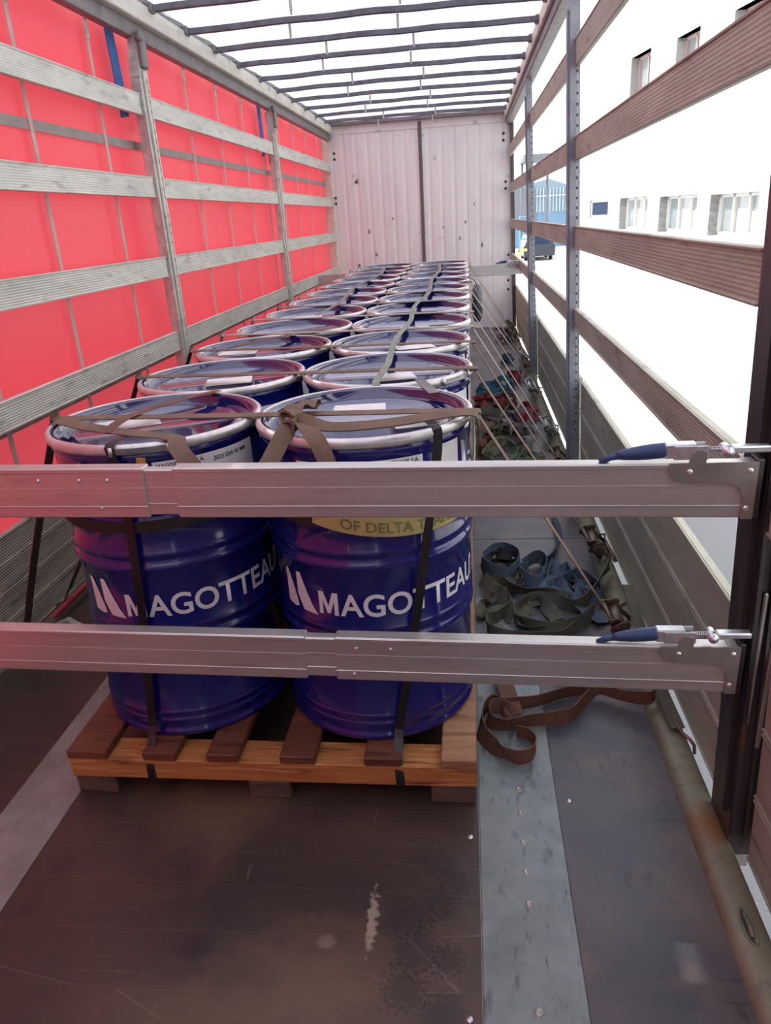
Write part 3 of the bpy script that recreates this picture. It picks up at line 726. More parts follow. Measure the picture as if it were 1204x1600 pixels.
# ================================================================== BLACK STRAPPING BANDS over the nearest drums
def cylpt(cx, cy, a, z, r=.2945): a = math.radians(a); return (cx+r*math.sin(a), cy-r*math.cos(a), z)
b = MB()
pts = [(-.13, 1.80, ZT+.004), (-.085, 1.702, ZT+.004)] + [cylpt(-.284, 1.905, q, z, .2965) for q, z in ((44, ZT-.03), (41, .9), (37, .8), (33.5, .7), (30, .6), (26, .5), (22.5, .4), (18, .28), (15, .20))] + [(-.208, 1.57, .14), (-.205, 1.5535, .10), (-.203, 1.5535, .063)]
b.ribbon(pts, .023, (1, .1, .05), th=.0016, sub=3)
sb = b.build('strapping_band', M['black']); tag(sb, 'black strapping band down the front of the right drum to the pallet', 'strapping band', None)
MB().box((-.09-.014, 1.73, ZT+.003), (-.09+.02, 1.775, ZT+.008), .001).build('clip', M['galv'], sb)
b = MB()
pts = [(-.85, 1.72, ZT+.004), (-.868, 1.617, ZT+.004)] + [cylpt(-.869, 1.905, q, z, .2965) for q, z in ((1, ZT-.03), (2, .9), (2, .8), (1, .7), (0, .6), (-2, .5), (-4.5, .4), (-6.5, .28), (-8.5, .20))] + [(-.912, 1.57, .14), (-.913, 1.5535, .10), (-.913, 1.5535, .063)]
b.ribbon(pts, .023, (1, .0, .0), th=.0016, sub=3)
tag(b.build('strapping_band', M['black']), 'black strapping band down the front of the left drum to the pallet', 'strapping band')

# belly strap round the nearest drum pair: yellow printed webbing, its left run coloured black for the shadow there
def zb(a): return .775+.028*math.cos((a-30)/75*PI)*-1+.004
pts = []
for k in range(27):
    q = -22+k*(112/26.); pts.append(cylpt(-.284, 1.905, q, .795+.035*((q-40)/55.)**2, .291))
pts += [(.012, 2.1, .82), (.014, 2.3, .79), (.0135, 2.49, .80), (.012, 2.62, .80)]
b = MB(); b.ribbon(pts, .052, (0, .0, 1), th=.002, sub=3)
yb = b.build('printed_strap', M['w_yellow']); tag(yb, 'yellow webbing strap with green lettering slung round the right front drum', 'strap')
bm, W = text_mesh('OF DELTA TRANSPORT', .028, bold=.015, width=.42, cut=.008)
for v in bm.verts:
    q = -7+math.degrees(v.co.x/.293); zc = .795+.035*((q-40)/55.)**2
    p = cylpt(-.284, 1.905, q, zc-.016+v.co.y, .2935); v.co = Vector(p)
bm_obj(bm, 'lettering', M['ink_green'], yb)
b = MB()
pts = [cylpt(-.869, 1.905, q, .825-.012*math.cos(math.radians(q)), .290) for q in range(-60, 70, 8)]+[(-.57, 1.70, .82)]+[cylpt(-.284, 1.905, q, .825-.004*(q+50)/10, .2925) for q in (-50, -40, -30, -22)]
b.ribbon(pts, .03, (0, 0, 1), th=.002, sub=3)
tag(b.build('shaded_belly_strap', M['w_dark']), 'dark strap round the left front drum just under the upper load bar', 'strap')

# brown knotted strap lying on the two front drums
b = MB()
zt = ZT+.005
b.ribbon([(-1.163, 1.875, zt-.03), (-1.14, 1.865, zt), (-1.0, 1.775, zt+.002), (-.85, 1.70, zt+.003), (-.72, 1.650, zt+.002), (-.69, 1.60, zt-.012), (-.63, 1.568, .96), (-.565, 1.56, .89), (-.53, 1.56, .91), (-.475, 1.60, .98), (-.445, 1.655, 1.035), (-.43, 1.69, zt+.02)], .043, [(0, 1, 0), (0, 1, .1), (.2, 1, .1), (.2, 1, 0), (.4, 1, 0), (.9, .7, .4), (1, .2, .5), (.6, .1, 1), (-1, .1, 1), (-.9, .2, .7), (-.8, .3, .5), (-.6, .6, .4)], th=.003, sub=7)
kn = b.build('knotted_strap', M['w_brown']); tag(kn, 'brown lashing strap tied in a knot on the right front drum lid', 'strap')
b = MB(); b.ribbon([(-.445, 1.70, zt+.02), (-.40, 1.665, zt+.022), (-.36, 1.622, zt-.005), (-.335, 1.600, .98), (-.325, 1.592, .93), (-.32, 1.590, .88)], .042, [(1, .3, 0), (1, .2, -.3), (1, .1, 0), (1, 0, 0), (1, 0, 0), (1, 0, 0)], th=.003, sub=6); b.build('hanging_tail', M['w_brown'], kn)
b = MB(); b.ribbon([(-.44, 1.685, zt+.015), (-.40, 1.675, zt+.030), (-.33, 1.668, zt+.012), (-.20, 1.695, zt+.010), (-.08, 1.745, zt+.012), (.005, 1.785, zt+.006), (.022, 1.80, zt-.03), (.018, 1.82, .95), (.012, 1.84, .88)], .032, [(0, .5, 1), (0, .5, .7), (0, 1, .5), (0, 1, .4), (0, 1, .3), (.1, 1, .2), (0, 1, 0), (0, 1, 0), (0, 1, 0)], th=.004, sub=6); b.build('cross_run', M['w_brown'], kn)
b = MB(); b.ribbon([(-.435, 1.70, zt+.03), (-.43, 1.75, zt+.05), (-.425, 1.82, zt+.025), (-.42, 1.86, zt+.035), (-.42, 1.895, zt+.02), (-.425, 1.86, zt+.012)], .045, (1, .1, 0), th=.003, sub=6); b.build('loop', M['w_brown'], kn)
b = MB()
kp = []
for k in range(15):
    u = k/14*2*PI*1.1; kp.append((-.437+.020*math.cos(u)+.004*math.sin(2*u), 1.685+.022*math.sin(u*.7), zt+.022+.024*math.sin(u)))
b.ribbon(kp, .034, [(math.sin(k*.5)*.4, .9, .4*math.cos(k*.6)) for k in range(15)], th=.006, sub=4); b.build('knot', M['w_brown'], kn)

# ================================================================== CARGO LASHINGS across the load
def ratchet(parent, p, dirv, side, m='rust', big=1.0):
    r = empty('ratchet', p); r.parent = parent
    d = Vector(dirv).normalized(); x = d; y = Vector((0, 1, 0))-x*x.dot(Vector((0, 1, 0)))
    # local frame: x along strap, y across webbing, z out
    y = y.normalized(); z = x.cross(y)
    if z.z < 0: y = -y; z = -z
    mt = Matrix((x, y, z)).transposed().to_4x4(); mt.translation = Vector(p); r.matrix_local = mt
    s = big
    b = MB()
    for sy in (-.031, .027):
        b.prism([(-.075*s, -.010), (-.06*s, .018), (-.02*s, .034), (.02*s, .028), (.05*s, .012), (.085*s, .008), (.085*s, -.012), (.0, -.016)], .004, Matrix.Translation((0, sy*s, 0)))
    b.cyl((-.062*s, -.034*s, .0), (-.062*s, .034*s, .0), .007, 10)
    b.build('frame', M[m], r)
    b = MB(); b.cyl((-.015*s, -.040*s, .012), (-.015*s, .040*s, .012), .016*s, 16)
    for sy in (-.036, .036): b.cyl((-.015*s, sy*s-.002, .012), (-.015*s, sy*s+.002, .012), .027*s, 18)
    b.build('spool', M[m], r)
    b = MB()
    for sy in (-.042, .038):
        b.prism([(-.035*s, .0), (-.02*s, .04), (.02*s, .036), (.12*s, .05), (.125*s, .038), (.03*s, .014), (-.005*s, -.006)], .004, Matrix.Translation((0, sy*s, 0)))
    b.cyl((.118*s, -.046*s, .045), (.118*s, .046*s, .045), .010, 10); b.build('handle', M[m], r)
    return r
# (top Y on the drums, ratchet x,y,z, hook y, webbing colour, right end)
runs = [
 (1.835, (.505, 2.37, .105), 2.62, 'w_brown', 'over the nearest drums'),
 (2.40, (.525, 3.03, .115), 3.28, 'w_brown', 'over the second row of drums'),
 (2.93, (.515, 3.70, .105), 3.95, 'w_brown', 'over the third row of drums'),
 (3.36, (.515, 4.28, .105), 4.52, 'w_pale', 'over the fourth row, one of the pale ones'),
 (3.90, (.515, 5.00, .105), 5.25, 'w_pale', 'over the fifth row of drums'),
 (4.48, (.495, 6.24, .11), 6.5, 'w_grey', 'over the sixth row of drums'),
 (5.08, (.53, 7.30, .105), 7.56, 'w_pale', 'over the seventh row of drums'),
 (5.70, (.535, 7.82, .105), 8.06, 'w_grey', 'over the eighth row of drums'),
 (6.85, (.54, 9.2, .105), 9.45, 'w_pale', 'over the tenth row of drums'),
 (7.45, (.53, 9.75, .105), 10.0, 'w_brown', 'over the eleventh row of drums'),
 (8.05, (.52, 9.95, .11), 10.2, 'w_pale', 'over the last row of drums'),
]
for i, (yt, rp, hy, colr, lab) in enumerate(runs):
    o = empty('cargo_lashing', (-.576, yt, 0), f'ratchet lashing strap running across and {lab}', 'lashing strap', 'ratchet lashings across the load')
    def loc(p): return (p[0]+.576, p[1]-yt, p[2])
    yl = yt+.10
    start = Vector((.018, yt, ZT+.002)); rv = Vector(rp); d = (rv-start).normalized(); rin = rv-d*.062
    pts = [(-1.70, yt+.42 if i < 1 else yt+.18, .12), (-1.45, yt+(.22 if i < 1 else .14), .52), (-1.172, yt+.06, ZT-.02), (-1.155, yt+.055, ZT+.003), (-1.0, yt+.05, ZT+.004), (-.6, yt+.03, ZT+.003), (-.3, yt+.015, ZT+.004), (.0, yt, ZT+.0045), (.016, yt+.003, ZT-.004)]
    b = MB(); b.ribbon([loc(p) for p in pts], .045, (0, 1, 0), th=.0028, sub=3)
    n = 6
    pp = [start+Vector((0, .005, -.008))+(rin-start)*(k/n) for k in range(n+1)]
    b.ribbon([loc(p) for p in pp], .045, (0, 1, 0), th=.0028, sub=2)
    b.build('webbing', M[colr], o)
    tl = [rv+d*.06, Vector((.575, hy, .035))]
    b = MB(); b.ribbon([loc(p) for p in tl], .040, (.2, 1, 0), th=.004, sub=2); b.build('short_end', M['w_olive' if i % 2 else colr], o)
    ratchet(o, loc(rp), d+Vector((.02, .15, 0)), 1, 'zinc' if i in (5,) else ('galv' if i in (4, 7) else 'rust'), 1.4 if i < 2 else 1.3)
    hk = MB(); hk.tube([loc(p) for p in [(.56, hy-.04, .04), (.60, hy, .036), (.637, hy+.03, .025), (.640, hy+.035, -.01), (.632, hy+.035, -.03)]], .005, 8); hk.build('hook', M['rust'], o)
    ha = MB(); ha.tube([loc(p) for p in [(-1.70, yt+(.42 if i < 1 else .18), .13), (-1.74, yt+(.44 if i < 1 else .19), .06), (-1.80, yt+(.45 if i < 1 else .2), .032), (-1.83, yt+(.45 if i < 1 else .2), .02)]], .006, 8); ha.build('left_hook', M['rust'], o)

# bands running lengthways over the drum tops
b = MB(); b.ribbon([(-.284, 2.188, ZT-.03), (-.284, 2.196, ZT+.002), (-.287, 2.25, ZT+.008)] + [(-.29+.012*math.sin(k*1.7), 2.2+k*.3, ZT+.008) for k in range(1, 9)], .024, (1, 0, 0), th=.002, sub=2)
tag(b.build('lengthways_band', M['w_green2']), 'grey green band running lengthways over the right drum lids, nearer one', 'band')
b = MB(); b.ribbon([(-.27+.014*math.sin(k*1.3), 4.55+k*.4, ZT+.009) for k in range(10)], .03, (1, 0, 0), th=.002, sub=2)
tag(b.build('lengthways_band', M['w_grey']), 'pale band running lengthways over the far right drum lids', 'band')
b = MB(); b.ribbon([(-.82+.03*math.sin(k*1.1), 4.0+k*.4, ZT+.009) for k in range(11)], .03, (1, 0, 0), th=.002, sub=2)
tag(b.build('lengthways_band', M['w_grey']), 'pale band running lengthways over the far left drum lids', 'band')
# short strap pieces on front lids
for pts, lab, m in (([(-.15, 2.22, ZT+.005), (-.125, 2.13, ZT+.006), (-.10, 2.05, ZT+.004)], 'short grey strap end over the back rim of the right front drum', 'w_grey'),
                    ([(-.78, 2.18, ZT+.006), (-.86, 2.02, ZT+.012), (-.93, 1.86, ZT+.010), (-.92, 1.70, ZT+.010)], 'brown strap end lying across the left front drum lid', 'w_rust'),
                    ([(-.80, 3.35, ZT+.006), (-.88, 3.2, ZT+.010), (-.98, 3.06, ZT+.006)], 'brown strap end lying across the third left drum lid', 'w_rust')):
    b = MB(); b.ribbon(pts, .032, (1, .2, 0), th=.002, sub=5); tag(b.build('strap_end', M[m]), lab, 'strap end')
# far dark sheet hanging beside the drums
b = MB(); b.lathe([(0, -.17), (.05, -.165), (.085, -.11), (.095, -.02), (.09, .08), (.07, .15), (.03, .17), (0, .17)], 16, Matrix.Scale(.5, 4, (1, 0, 0)))
sh = b.build('rubber_mat', M['dark_sheet'], None, (.075, 6.38, .80)); sh.scale = (1.0, 1.3, .9); tag(sh, 'dark rounded mat hanging beside the drums far down the right side', 'mat')
MB().tube([(0, 0, .16), (-.03, .0, .21), (-.085, 0, .235)], .004, 6).build('cord', M['black'], sh)

# second black strap at far left lower: bundle with ratchet on the left kerb
# ================================================================== LOAD BARS
def load_bar(xa, za, xb, zb_, y, cuts, label, h=.112, head=True):
    o = empty('load_bar', (0, 0, 0), label, 'load bar')
    def P(x): return za+(zb_-za)*(x-xa)/(xb-xa)
    def seg(x0, x1, name, grow=0, yf=0):
        ang = math.atan2(zb_-za, xb-xa); L = (x1-x0)/math.cos(ang)
        b = MB(); hh = h/2+grow
        pr = [(-.016-grow, -hh), (.016+grow, -hh), (.016+grow, hh), (-.016-grow, hh)]
        b.box((0, -.016-grow, -hh), (L, .016+grow, hh), .003)
        # raised lines of the extrusion
        b.box((0, -.0185-grow, hh-.010), (L, -.0155-grow, hh-.001), .001)
        b.box((0, -.0180-grow, -hh+.026), (L, -.0155-grow, -hh+.0285), .0008)
        b.box((0, -.0163-grow, .012), (L, -.0155-grow, .0130), .0003)
        oo = b.build(name, M['alu'], o, (x0, y, P(x0))); oo.rotation_euler = (0, -ang, 0); return oo
    seg(xa, cuts[0], 'left_tube', .002); seg(cuts[0]-.3, cuts[1]+.3, 'inner_tube', -.003); seg(cuts[1], xb, 'right_tube', .002)
    for x, dz in cuts[2]: b = MB(); b.lathe([(0, .003), (.003, .0025), (.005, 0)], 10, Matrix.Translation((x, y-.0185, P(x)+dz)) @ Matrix.Rotation(PI/2, 4, 'X')); b.build('rivet', M['zinc'], o)
    if head:
        for (sx, X) in ((1, xb),):
            z = P(X)
            ep = MB(); ol = [(-.165, .063), (-.165, .045), (-.155, .027), (-.135, .022), (-.05, .018), (-.028, .010), (-.018, -.012), (-.018, -.058), (.005, -.058), (.005, .063), (-.095, .063), (-.095, .085), (-.115, .090), (-.124, .078), (-.128, .063)]
            ep.prism([(X+a, z+c) for a, c in ol], .004, Matrix.Translation((0, y-.0235, 0)))
            ep.box((X-.02, y-.02, z-.058), (X+.004, y+.02, z+.060), .002)
            e = ep.build('end_plate', M['plate'], o)
            for a, c in ((-.125, .045), (-.010, .045), (-.010, -.035)): rv = MB(); rv.lathe([(0, .003), (.004, .0025), (.006, 0)], 10, Matrix.Translation((X+a, y-.0235, z+c)) @ Matrix.Rotation(PI/2, 4, 'X')); rv.build('rivet', M['zinc'], e)
            sh_ = MB(); sh_.box((X+.004, y-.018, z-.058), (X+.018, y+.025, z+.066), .002); sh_.build('shoe', M['post_dark'], o)
            lv = empty('lever', (X-.112, y-.005, z+.083)); lv.parent = o
            g = MB(); n_ = [(-.058, 0, .003), (-.09, 0, .001), (-.125, 0, -.004), (-.15, 0, -.008)]
            g.lathe([(0, 0), (.014, 0), (.0155, .004), (.0155, .03), (.014, .055), (.011, .08), (.008, .095), (0, .096)], 16, Matrix.Translation((-.058, 0, .003)) @ Matrix.Rotation(-PI/2-.10, 4, 'Y')); g.tube([(-.14, 0, -.007), (-.165, 0, -.010), (-.185, 0, -.020)], .007, 8); g.build('grip', M['grip'], lv)
            g = MB(); g.box((-.062, -.013, -.012), (0.0, .013, .018), .003); g.box((-.045, -.015, -.014), (.022, -.012, .014), .001); g.box((-.045, .012, -.014), (.022, .015, .014), .001); g.build('lever_body', M['zinc'], lv)
            sp = MB(); sp.tube([(.012+.038*k/60, .0065*math.cos(k*.9), .0065*math.sin(k*.9)+.001) for k in range(61)], .0014, 5); sp.build('spring', M['zinc'], lv)
            rd = MB(); rd.cyl((.0, 0, .001), (.062, 0, .0015), .003, 8); rd.cyl((.057, -.02, .001), (.057, .016, .001), .011, 14); rd.cyl((.057, -.024, .001), (.057, .02, .001), .005, 10)
            rd.box((.066, -.012, -.004), (.140, .010, .010), .003); rd.build('latch_rod', M['zinc'], lv)
    return o
load_bar(-1.72, .990, .556, .954, 1.446, (-.706, -.640, [(-.79, .03), (-.855, .03), (-.815, -.035), (-.95, .03)]), 'upper aluminium telescopic load bar across the front of the drums')
load_bar(-1.72, .585, .572, .530, 1.446, (-.392, -.322, [(-.27, .03), (-.19, .03), (-.28, -.04)]), 'lower aluminium telescopic load bar across the front of the drums')
ob = load_bar(-1.79, .86, .62, .875, 9.0, (-.9, -.8, [(.15, -.03), (-1.6, .02)]), 'far aluminium load bar behind the last drums by the white wall', .118)

# red pipe and loose fittings on the left kerb
b = MB(); b.cyl((-1.72, 2.35, .06), (-1.72, 4.6, .06), .013, 12); tag(b.build('red_bar', mat('red_paint', (.35, .02, .03), rough=.5)), 'red painted bar lying along the left floor edge', 'bar')
o = empty('folded_bracket', (-1.60, 2.36, .0), 'folded steel bracket lying on the floor left of the drums', 'bracket')
b = MB(); b.tube([(-.12, .05, .03), (-.05, .09, .05), (.12, .0, .03), (.22, -.06, .015)], .014, 10); b.tube([(-.14, -.03, .02), (-.02, -.04, .035), (.1, -.08, .02)], .012, 10); b.build('arm', M['galv'], o)
b = MB(); b.cyl((-.12, -.06, .045), (-.12, .07, .045), .035, 16); b.box((.02, -.10, .0), (.07, -.05, .03), .004); b.build('hinge', M['rust'], o)
b = MB(); b.box((-.14, -.075, .04), (-.10, -.06, .075), .003); b.build('red_badge', M['w_red'], o)

# ================================================================== LOOSE WEBBING
def pile(name, pts, mname, label, w=.047, tilt=.25, group=None, sub=7, h0=None):
    """pts (x, y, lift); webbing mostly on its edge, leaning"""
    P = []; W = []
    for i, p in enumerate(pts):
        x, y = p[0], p[1]; lift = p[2] if len(p) > 2 else 0; flat = p[3] if len(p) > 3 else tilt
        up = Vector((0, 0, 1))*(1-flat); side = Vector((math.sin(i*1.3)*flat, math.cos(i*1.1)*flat, 0))
        if len(p) > 4: side = Vector(p[4])*flat
        wv = (up+side).normalized(); P.append((x, y, .006+lift+abs(wv.z)*w/2)); W.append(wv)
    w *= 1.15; b = MB(); b.ribbon(P, w, W, th=.0028, sub=sub)
    return tag(b.build(name, M[mname]), label, 'strap', group)
pile('loose_strap', [(.585, 2.06, .12), (.575, 2.0, .07), (.545, 1.965, .035), (.47, 2.0, .015), (.40, 2.04, .012), (.355, 1.99, .004), (.30, 1.92, 0), (.24, 1.895, 0), (.17, 1.885, 0), (.10, 1.862, 0), (.055, 1.87, 0), (.04, 1.905, 0), (.06, 1.95, 0), (.12, 1.965, 0), (.20, 1.985, 0), (.29, 2.03, 0), (.36, 2.06, .0), (.40, 2.10, 0), (.36, 2.17, 0), (.28, 2.15, 0)], 'w_rust', 'rust brown loose strap coiled on the steel strip below the lower load bar', .048, .22)
pile('loose_strap', [(.085, 2.16, .03, .8, (1, 0, 0)), (.10, 2.06, .035, .9, (1, .1, 0)), (.115, 1.97, .03, .9, (1, .1, 0)), (.12, 1.90, .02, .7, (1, 0, 0)), (.07, 1.98, .0), (.035, 1.95, 0), (.018, 1.88, 0), (.022, 1.82, 0, .4, (1, 0, 0)), (.055, 1.765, 0, .4, (1, 0, 0)), (.085, 1.735, 0), (.125, 1.715, 0), (.165, 1.735, 0), (.178, 1.78, 0), (.16, 1.82, 0), (.125, 1.83, 0)], 'w_rust', 'rust brown strap loop standing on edge beside the pallet corner', .046, .15)
pile('loose_strap', [(.58, 2.88, .05), (.545, 2.80, .05), (.50, 2.70, .04), (.45, 2.62, .02), (.40, 2.60, 0), (.33, 2.64, 0), (.26, 2.66, 0), (.21, 2.63, 0), (.17, 2.56, 0), (.175, 2.49, 0), (.22, 2.44, 0), (.30, 2.42, 0), (.38, 2.45, 0), (.44, 2.51, 0), (.47, 2.56, 0)], 'w_olive', 'olive strap with a large loop on the floor in front of the ratchets', .055, .3)
pile('loose_strap', [(.05, 2.99, 0, .5), (.09, 2.86, .01, .5), (.14, 2.76, .015, .5), (.22, 2.70, .02), (.30, 2.69, .015), (.35, 2.68, .0), (.40, 2.66, .0), (.44, 2.60, 0)], 'w_olive', 'olive strap reaching from the drums over the webbing heap', .05, .4)
pile('loose_strap', [(.04, 2.82, .02, .6), (.10, 2.70, .02, .6), (.14, 2.60, .01, .4), (.10, 2.52, 0), (.06, 2.48, 0), (.06, 2.40, 0), (.13, 2.36, 0), (.22, 2.35, 0), (.32, 2.37, 0), (.38, 2.42, .01)], 'w_olive', 'olive strap curling beside the right drum just above the lower load bar', .055, .3)
pile('loose_strap', [(.05, 3.02, .01), (.09, 3.10, .01), (.15, 3.12, .01), (.21, 3.05, .01), (.20, 2.94, .01), (.15, 2.86, .01), (.08, 2.88, .02), (.04, 2.95, .02)], 'w_blue', 'blue grey strap loop standing nearest the drum', .055, .12)
pile('loose_strap', [(.22, 2.93, .01), (.26, 3.00, .01), (.30, 3.02, .01), (.33, 2.96, .01), (.31, 2.85, .01), (.27, 2.76, .01), (.22, 2.80, .01), (.20, 2.88, .01), (.24, 2.90, .01)], 'w_blue', 'faded blue strap coil in the middle of the webbing heap', .06, .18)
pile('loose_strap', [(.30, 2.97, .0), (.345, 3.05, .0, .4), (.38, 3.15, 0, .5), (.42, 3.30, 0, .5), (.43, 3.48, 0, .5), (.425, 3.75, 0, .5)], 'w_blue', 'faded blue strap tail stretching away from the heap', .045, .4)
pile('loose_strap', [(.27, 2.78, .02, .8), (.33, 2.72, .02, .9), (.39, 2.66, .02, .9), (.45, 2.58, .01, .9), (.50, 2.50, 0, .8)], 'w_blue', 'flat faded blue strap lying slantwise over the heap', .06, .8)
pile('loose_strap', [(.31, 2.74, .01), (.37, 2.80, .01), (.44, 2.85, .02), (.50, 2.82, .01), (.53, 2.74, .0), (.50, 2.68, 0), (.43, 2.70, 0)], 'w_blue', 'faded blue strap arch beside the ratchet of the second lashing', .05, .3)
pile('loose_strap', [(.30, 2.95, .0, .7), (.38, 2.965, .0, .8), (.45, 2.96, 0, .8), (.49, 2.90, 0, .6), (.51, 2.82, 0, .6)], 'w_blue', 'short blue strap lying flat behind the heap', .04, .7)
hs_ = empty('hook_strap', (.58, 1.9, 0), 'short olive strap with a claw hook gripping the kerb below the lower load bar', 'strap')
b = MB(); b.ribbon([(-.045, .42, .27), (-.03, .25, .19), (-.005, .08, .10), (.02, -.06, .045)], .042, (.3, 1, .3), th=.004, sub=5); b.build('webbing', M['w_olive'], hs_)
b = MB(); b.box((-.02, .10, .07), (.015, .17, .14), .01); b.cyl((-.03, .14, .11), (.03, .14, .11), .02, 14); b.build('ratchet', M['rust'], hs_)
b = MB(); b.tube([(.015, -.045, .055), (.028, -.075, .040), (.045, -.095, .034), (.056, -.105, .020), (.057, -.11, -.005)], .005, 8); b.build('claw_hook', M['rust'], hs_)
rnd = random.Random(21)
for cx, cy, r, mm, lab in [(.10, 2.62, .07, 'w_olive', 'olive strap folded low against the right drum in the heap'), (.24, 2.52, .08, 'w_olive', 'olive strap crumpled inside the large olive loop'),
  (.15, 2.86, .07, 'w_olive', 'olive grey strap twisted under the blue loops'), (.36, 2.86, .07, 'w_blue', 'blue strap folded in the middle of the blue heap'), (.42, 2.74, .06, 'w_blue', 'crumpled blue strap beside the lashing near the ratchet'), (.12, 3.02, .06, 'w_dark', 'dark strap folded at the back of the heap by the drum')]:
    pts = []; ph = rnd.random()*6
    for k in range(10):
        a = ph+k*rnd.uniform(.7, 1.0); rr = r*rnd.uniform(.5, 1.2)
        pts.append((min(.5, max(.045, cx+rr*math.cos(a))), cy+rr*math.sin(a)*1.6, rnd.uniform(0, .02), rnd.uniform(.5, .95)))
    pile('loose_strap', pts, mm, lab, .05)
spots = [
 (.13, 4.10, .10, 'w_grey', 'grey strap loop lying close to the drums just above the upper load bar'), (.28, 4.20, .12, 'w_green', 'sage green strap bow above the upper load bar'),
 (.36, 4.45, .10, 'w_green', 'sage green strap loop behind the first green bow'), (.22, 4.55, .12, 'w_green', 'pale green strap coil by the drums'),
 (.12, 4.75, .08, 'w_rust', 'rust brown strap coil against the drum side'), (.25, 4.95, .13, 'w_olive', 'olive brown strap lying folded across the floor'),
 (.38, 5.05, .09, 'w_grey', 'grey strap loop next to the fifth ratchet'), (.17, 5.25, .10, 'w_brown', 'brown strap folded in the middle of the floor pile'),
 (.33, 5.40, .12, 'w_grey', 'mauve grey strap folded behind the brown one'), (.20, 5.60, .12, 'w_olive', 'dark olive strap behind the folded grey one'),
 (.42, 5.62, .08, 'w_red', 'red strap beside the bright zinc ratchet'), (.16, 5.95, .11, 'w_red', 'red strap coil before the teal one'),
 (.28, 6.1, .10, 'w_rust', 'dull red brown strap between the red coils'), (.19, 6.45, .12, 'w_teal', 'teal strap coil by the drums'),
 (.31, 6.65, .11, 'w_teal', 'teal strap coil farther back'), (.44, 7.0, .07, 'w_red', 'red strap tail hanging by the far ratchets'),
 (.40, 7.9, .07, 'w_blue', 'blue grey strap leaning near the far ratchets'), (.42, 9.3, .09, 'w_olive', 'olive strap heap at the far end of the kerb'), (.40, 9.9, .10, 'w_grey', 'grey strap heap in the far right corner')]
for cx, cy, r, mm, lab in spots:
    pts = []; n = rnd.randint(11, 15); ph = rnd.random()*6; 
    for k in range(n):
        a = ph+k*rnd.uniform(.75, 1.0); rr = r*rnd.uniform(.55, 1.25)
        pts.append((min(.52, max(.045, cx+rr*math.cos(a)*1.0)), cy+rr*math.sin(a)*2.0, rnd.uniform(0, .035), rnd.uniform(.1, .8)))
    pile('loose_strap', pts, mm, lab, .05)

# ================================================================== OUTDOORS
D = Vector((-.153, .988, 0)); NF = Vector((-.988, -.153, 0))    # along the facade, towards the yard
FO = Vector((4.47, 22.3, 0))
def fmat():
    mt = Matrix((D, -NF, Vector((0, 0, 1)))).transposed().to_4x4(); mt.translation = FO; return mt     # local x along, y into the wall
fr = empty('office_building', (0, 0, 0), 'white rendered building with small windows right of the truck', 'building'); fr.matrix_world = fmat()
wins = [(-1.2, .85, .82, 1.65, 0), (-4.1, -2.0, .79, 1.61, 0), (-6.72, -4.73, .75, 1.57, 0), (-.75, .57, 4.02, 5.04, 1), (-3.48, -2.31, 4.22, 4.92, 1), (-6.3, -5.0, 4.33, 4.85, 1), (1.88, 3.6, 1.15, 1.66, 2)]
# wall with openings: grid
xs = sorted({-26, 4.7}|{w_[0] for w_ in wins}|{w_[1] for w_ in wins}); zs = sorted({-1.2, 9.5}|{w_[2] for w_ in wins}|{w_[3] for w_ in wins})
b = MB()
for i in range(len(xs)-1):
    for j in range(len(zs)-1):
        cx = (xs[i]+xs[i+1])/2; cz = (zs[j]+zs[j+1])/2
        if any(w_[0] < cx < w_[1] and w_[2] < cz < w_[3] for w_ in wins): continue
        b.box((xs[i], 0, zs[j]), (xs[i+1], .3, zs[j+1]))
b.box((-26, .5, -1.2), (4.7, 9, 9.5))
b.build('wall', M['render'], fr)
for x0, x1, z0, z1, k in wins:
    mf = M['frame_p'] if k == 1 else M['frame_w']
    b = MB(); e = .07
    yo = -.16 if k == 2 else 0
    for a, c, p, q in ((x0, x0+e, z0, z1), (x1-e, x1, z0, z1), (x0, x1, z0, z0+e), (x0, x1, z1-e, z1)): b.box((a, .20+yo, p), (c, .27+yo, q))
    if k < 2:
        for u in (.36, .68) if k == 0 else (.5,): b.box((x0+(x1-x0)*u-.04, .20, z0), (x0+(x1-x0)*u+.04, .26, z1))
    wo = b.build('window', mf, fr)
    b = MB(); b.box((x0, .26+yo*1.2, z0), (x1, .28+yo*1.2, z1)); b.build('pane', M['glass_dark'] if k == 2 else M['glass'], wo)
    if k == 0:
        b = MB(); b.box((x0+.12, .24, z0+.05), (x0+(x1-x0)*.33, .255, z1-.35)); b.box((x0+(x1-x0)*.4, .24, z0+.05), (x0+(x1-x0)*.62, .255, z1-.3)); b.build('blind', M['curtain_in'], wo)
    b = MB(); b.box((x0-.03, .0, z0-.03), (x0, .3, z1), 0); b.box((x1, .0, z0-.03), (x1+.03, .3, z1), 0); b.box((x0, .002, z1), (x1, .3, z1+.02), 0); b.build('reveal', M['reveal'], wo)
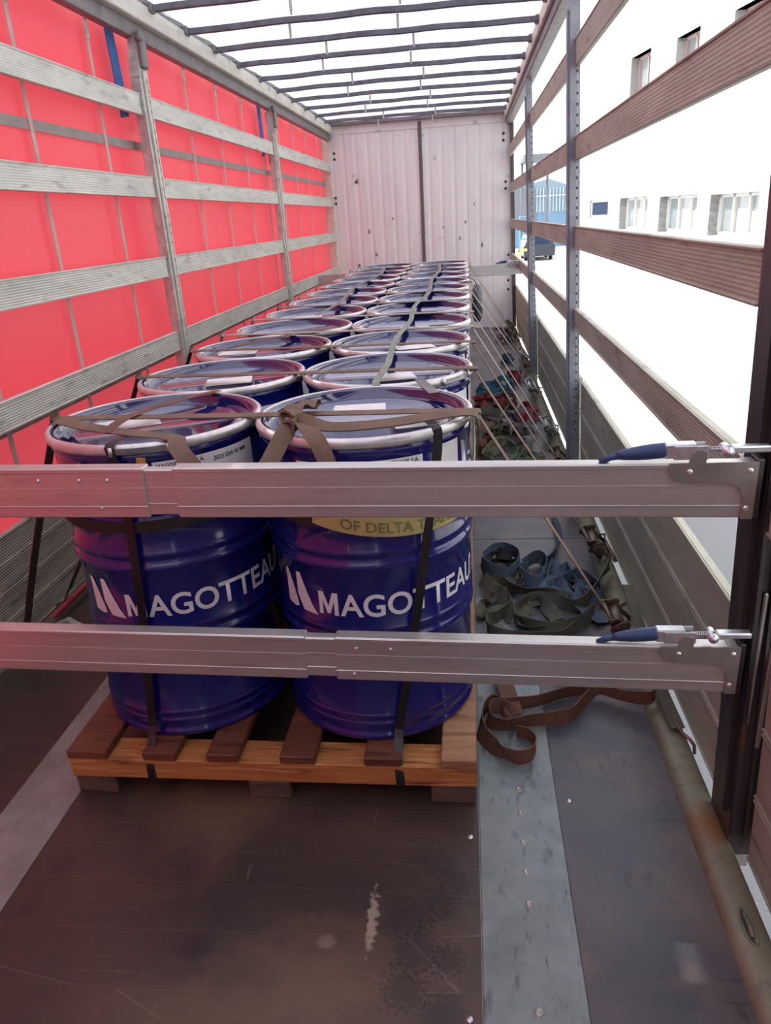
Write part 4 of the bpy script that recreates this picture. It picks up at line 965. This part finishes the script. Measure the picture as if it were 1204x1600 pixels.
# gabled shed at the far end of the yard
sc = 1.5
def far(x, z, y=60): return (x*sc, y, 1.5+(z-1.5)*sc)
sd_ = empty('storage_shed', (6, 60, -1.2), 'grey blue gabled sheet metal shed behind the far posts', 'shed')
def lo(p): return (p[0]-6, p[1]-60, p[2]+1.2)
b = MB(); out = [far(2.3, 1.35), far(5.35, 1.35), far(5.35, 2.40), far(4.05, 2.86), far(2.3, 2.55)]
b.prism([(lo(p)[0], lo(p)[2]) for p in out], 8); b.build('upper_wall', M['shed'], sd_)
b = MB(); b.box(lo((2.3*sc, 60, -1.2)), lo((5.35*sc, 68, 1.5+(1.35-1.5)*sc))); b.build('lower_wall', M['shed_blue'], sd_)
b = MB()
for k in range(13): x = (3.3+k*.16)*sc; b.box(lo((x-.03, 59.9, 1.3)), lo((x+.03, 60, 1.5+(2.45-1.5)*sc)))
b.box(lo((3.3*sc, 59.88, 2.35)), lo((5.3*sc, 60, 2.42))); b.build('cladding_rib', mat('pale_rib', (.5, .58, .62), rough=.6), sd_)
b = MB(); b.box(lo((2.35*sc, 59.85, .6)), lo((3.4*sc, 59.98, 2.9))); b.build('shed_door', M['shed_dark'], sd_)
b = MB(); b.box(lo((4.6*sc, 59.85, .05)), lo((5.0*sc, 59.98, .25))); b.build('vent', M['shed_dark'], sd_)
hs = empty('yard_canopy', (4.3, 50, -1.2)); simple('canopy_roof', (-.9, -2, 5.4), (.9, 2, 5.7), M['shed_dark'], hs)
for x in (-.8, .8):
    b = MB(); b.cyl((x, 1.5, 0), (x, 1.5, 5.4), .08, 8); b.build('post', M['shed_dark'], hs)
tag(hs, 'dark blue canopy roof over the yard behind the far post', 'canopy')
b = MB()
for k in range(7): x = 6.3+k*.33; b.cyl((x, 46, 3.35), (x, 46, 4.1), .02, 6)
b.cyl((6.2, 46, 4.12), (8.35, 46, 4.12), .03, 6); b.cyl((6.2, 46, 3.35), (8.35, 46, 3.35), .04, 6)
for x in (6.3, 8.25): b.cyl((x, 46.05, -1.2), (x, 46.05, 3.4), .06, 8)
tag(b.build('balcony_railing', M['galv']), 'thin metal railing on stilts above the dark window', 'railing')
rk = empty('steel_rack', (2.9, 40, -1.2), 'blue and yellow steel rack standing in the yard', 'rack')
b = MB()
for x in (-.25, .25):
    for y in (0, .5): b.cyl((x, y, .0), (x, y, 2.4), .03, 8)
b.build('upright', M['rack_blue'], rk)
b = MB()
for z in (1.3, 1.85, 2.35): b.box((-.28, -.03, z), (.28, .53, z+.06))
b.build('blue_shelf', M['rack_blue'], rk)
b = MB(); b.box((-.3, -.05, .75), (.3, .55, .85)); b.box((-.3, -.05, .0), (-.24, .55, .8)); b.box((.24, -.05, .0), (.3, .55, .8)); b.build('yellow_base', M['rack_yellow'], rk)
cr = empty('parked_car', (4.0, 44, -1.2), 'dark car parked beyond the middle of the yard', 'car')
b = MB(); b.prism([(-.85, .25), (.85, .25), (.88, .75), (.8, .85), (.6, 1.35), (-.6, 1.35), (-.8, .85), (-.88, .75)], 4.2); b.build('car_body', M['car'], cr)
for x in (-.78, .62):
    for y in (.8, 3.3):
        b = MB(); b.cyl((x, y, .31), (x+.16, y, .31), .31, 18); b.build('wheel', M['tyre'], cr)
b = MB(); b.prism([(-.56, .88), (.56, .88), (.5, 1.28), (-.5, 1.28)], .02, Matrix.Translation((0, -.012, 0))); b.build('rear_window', M['glass_dark'], cr)
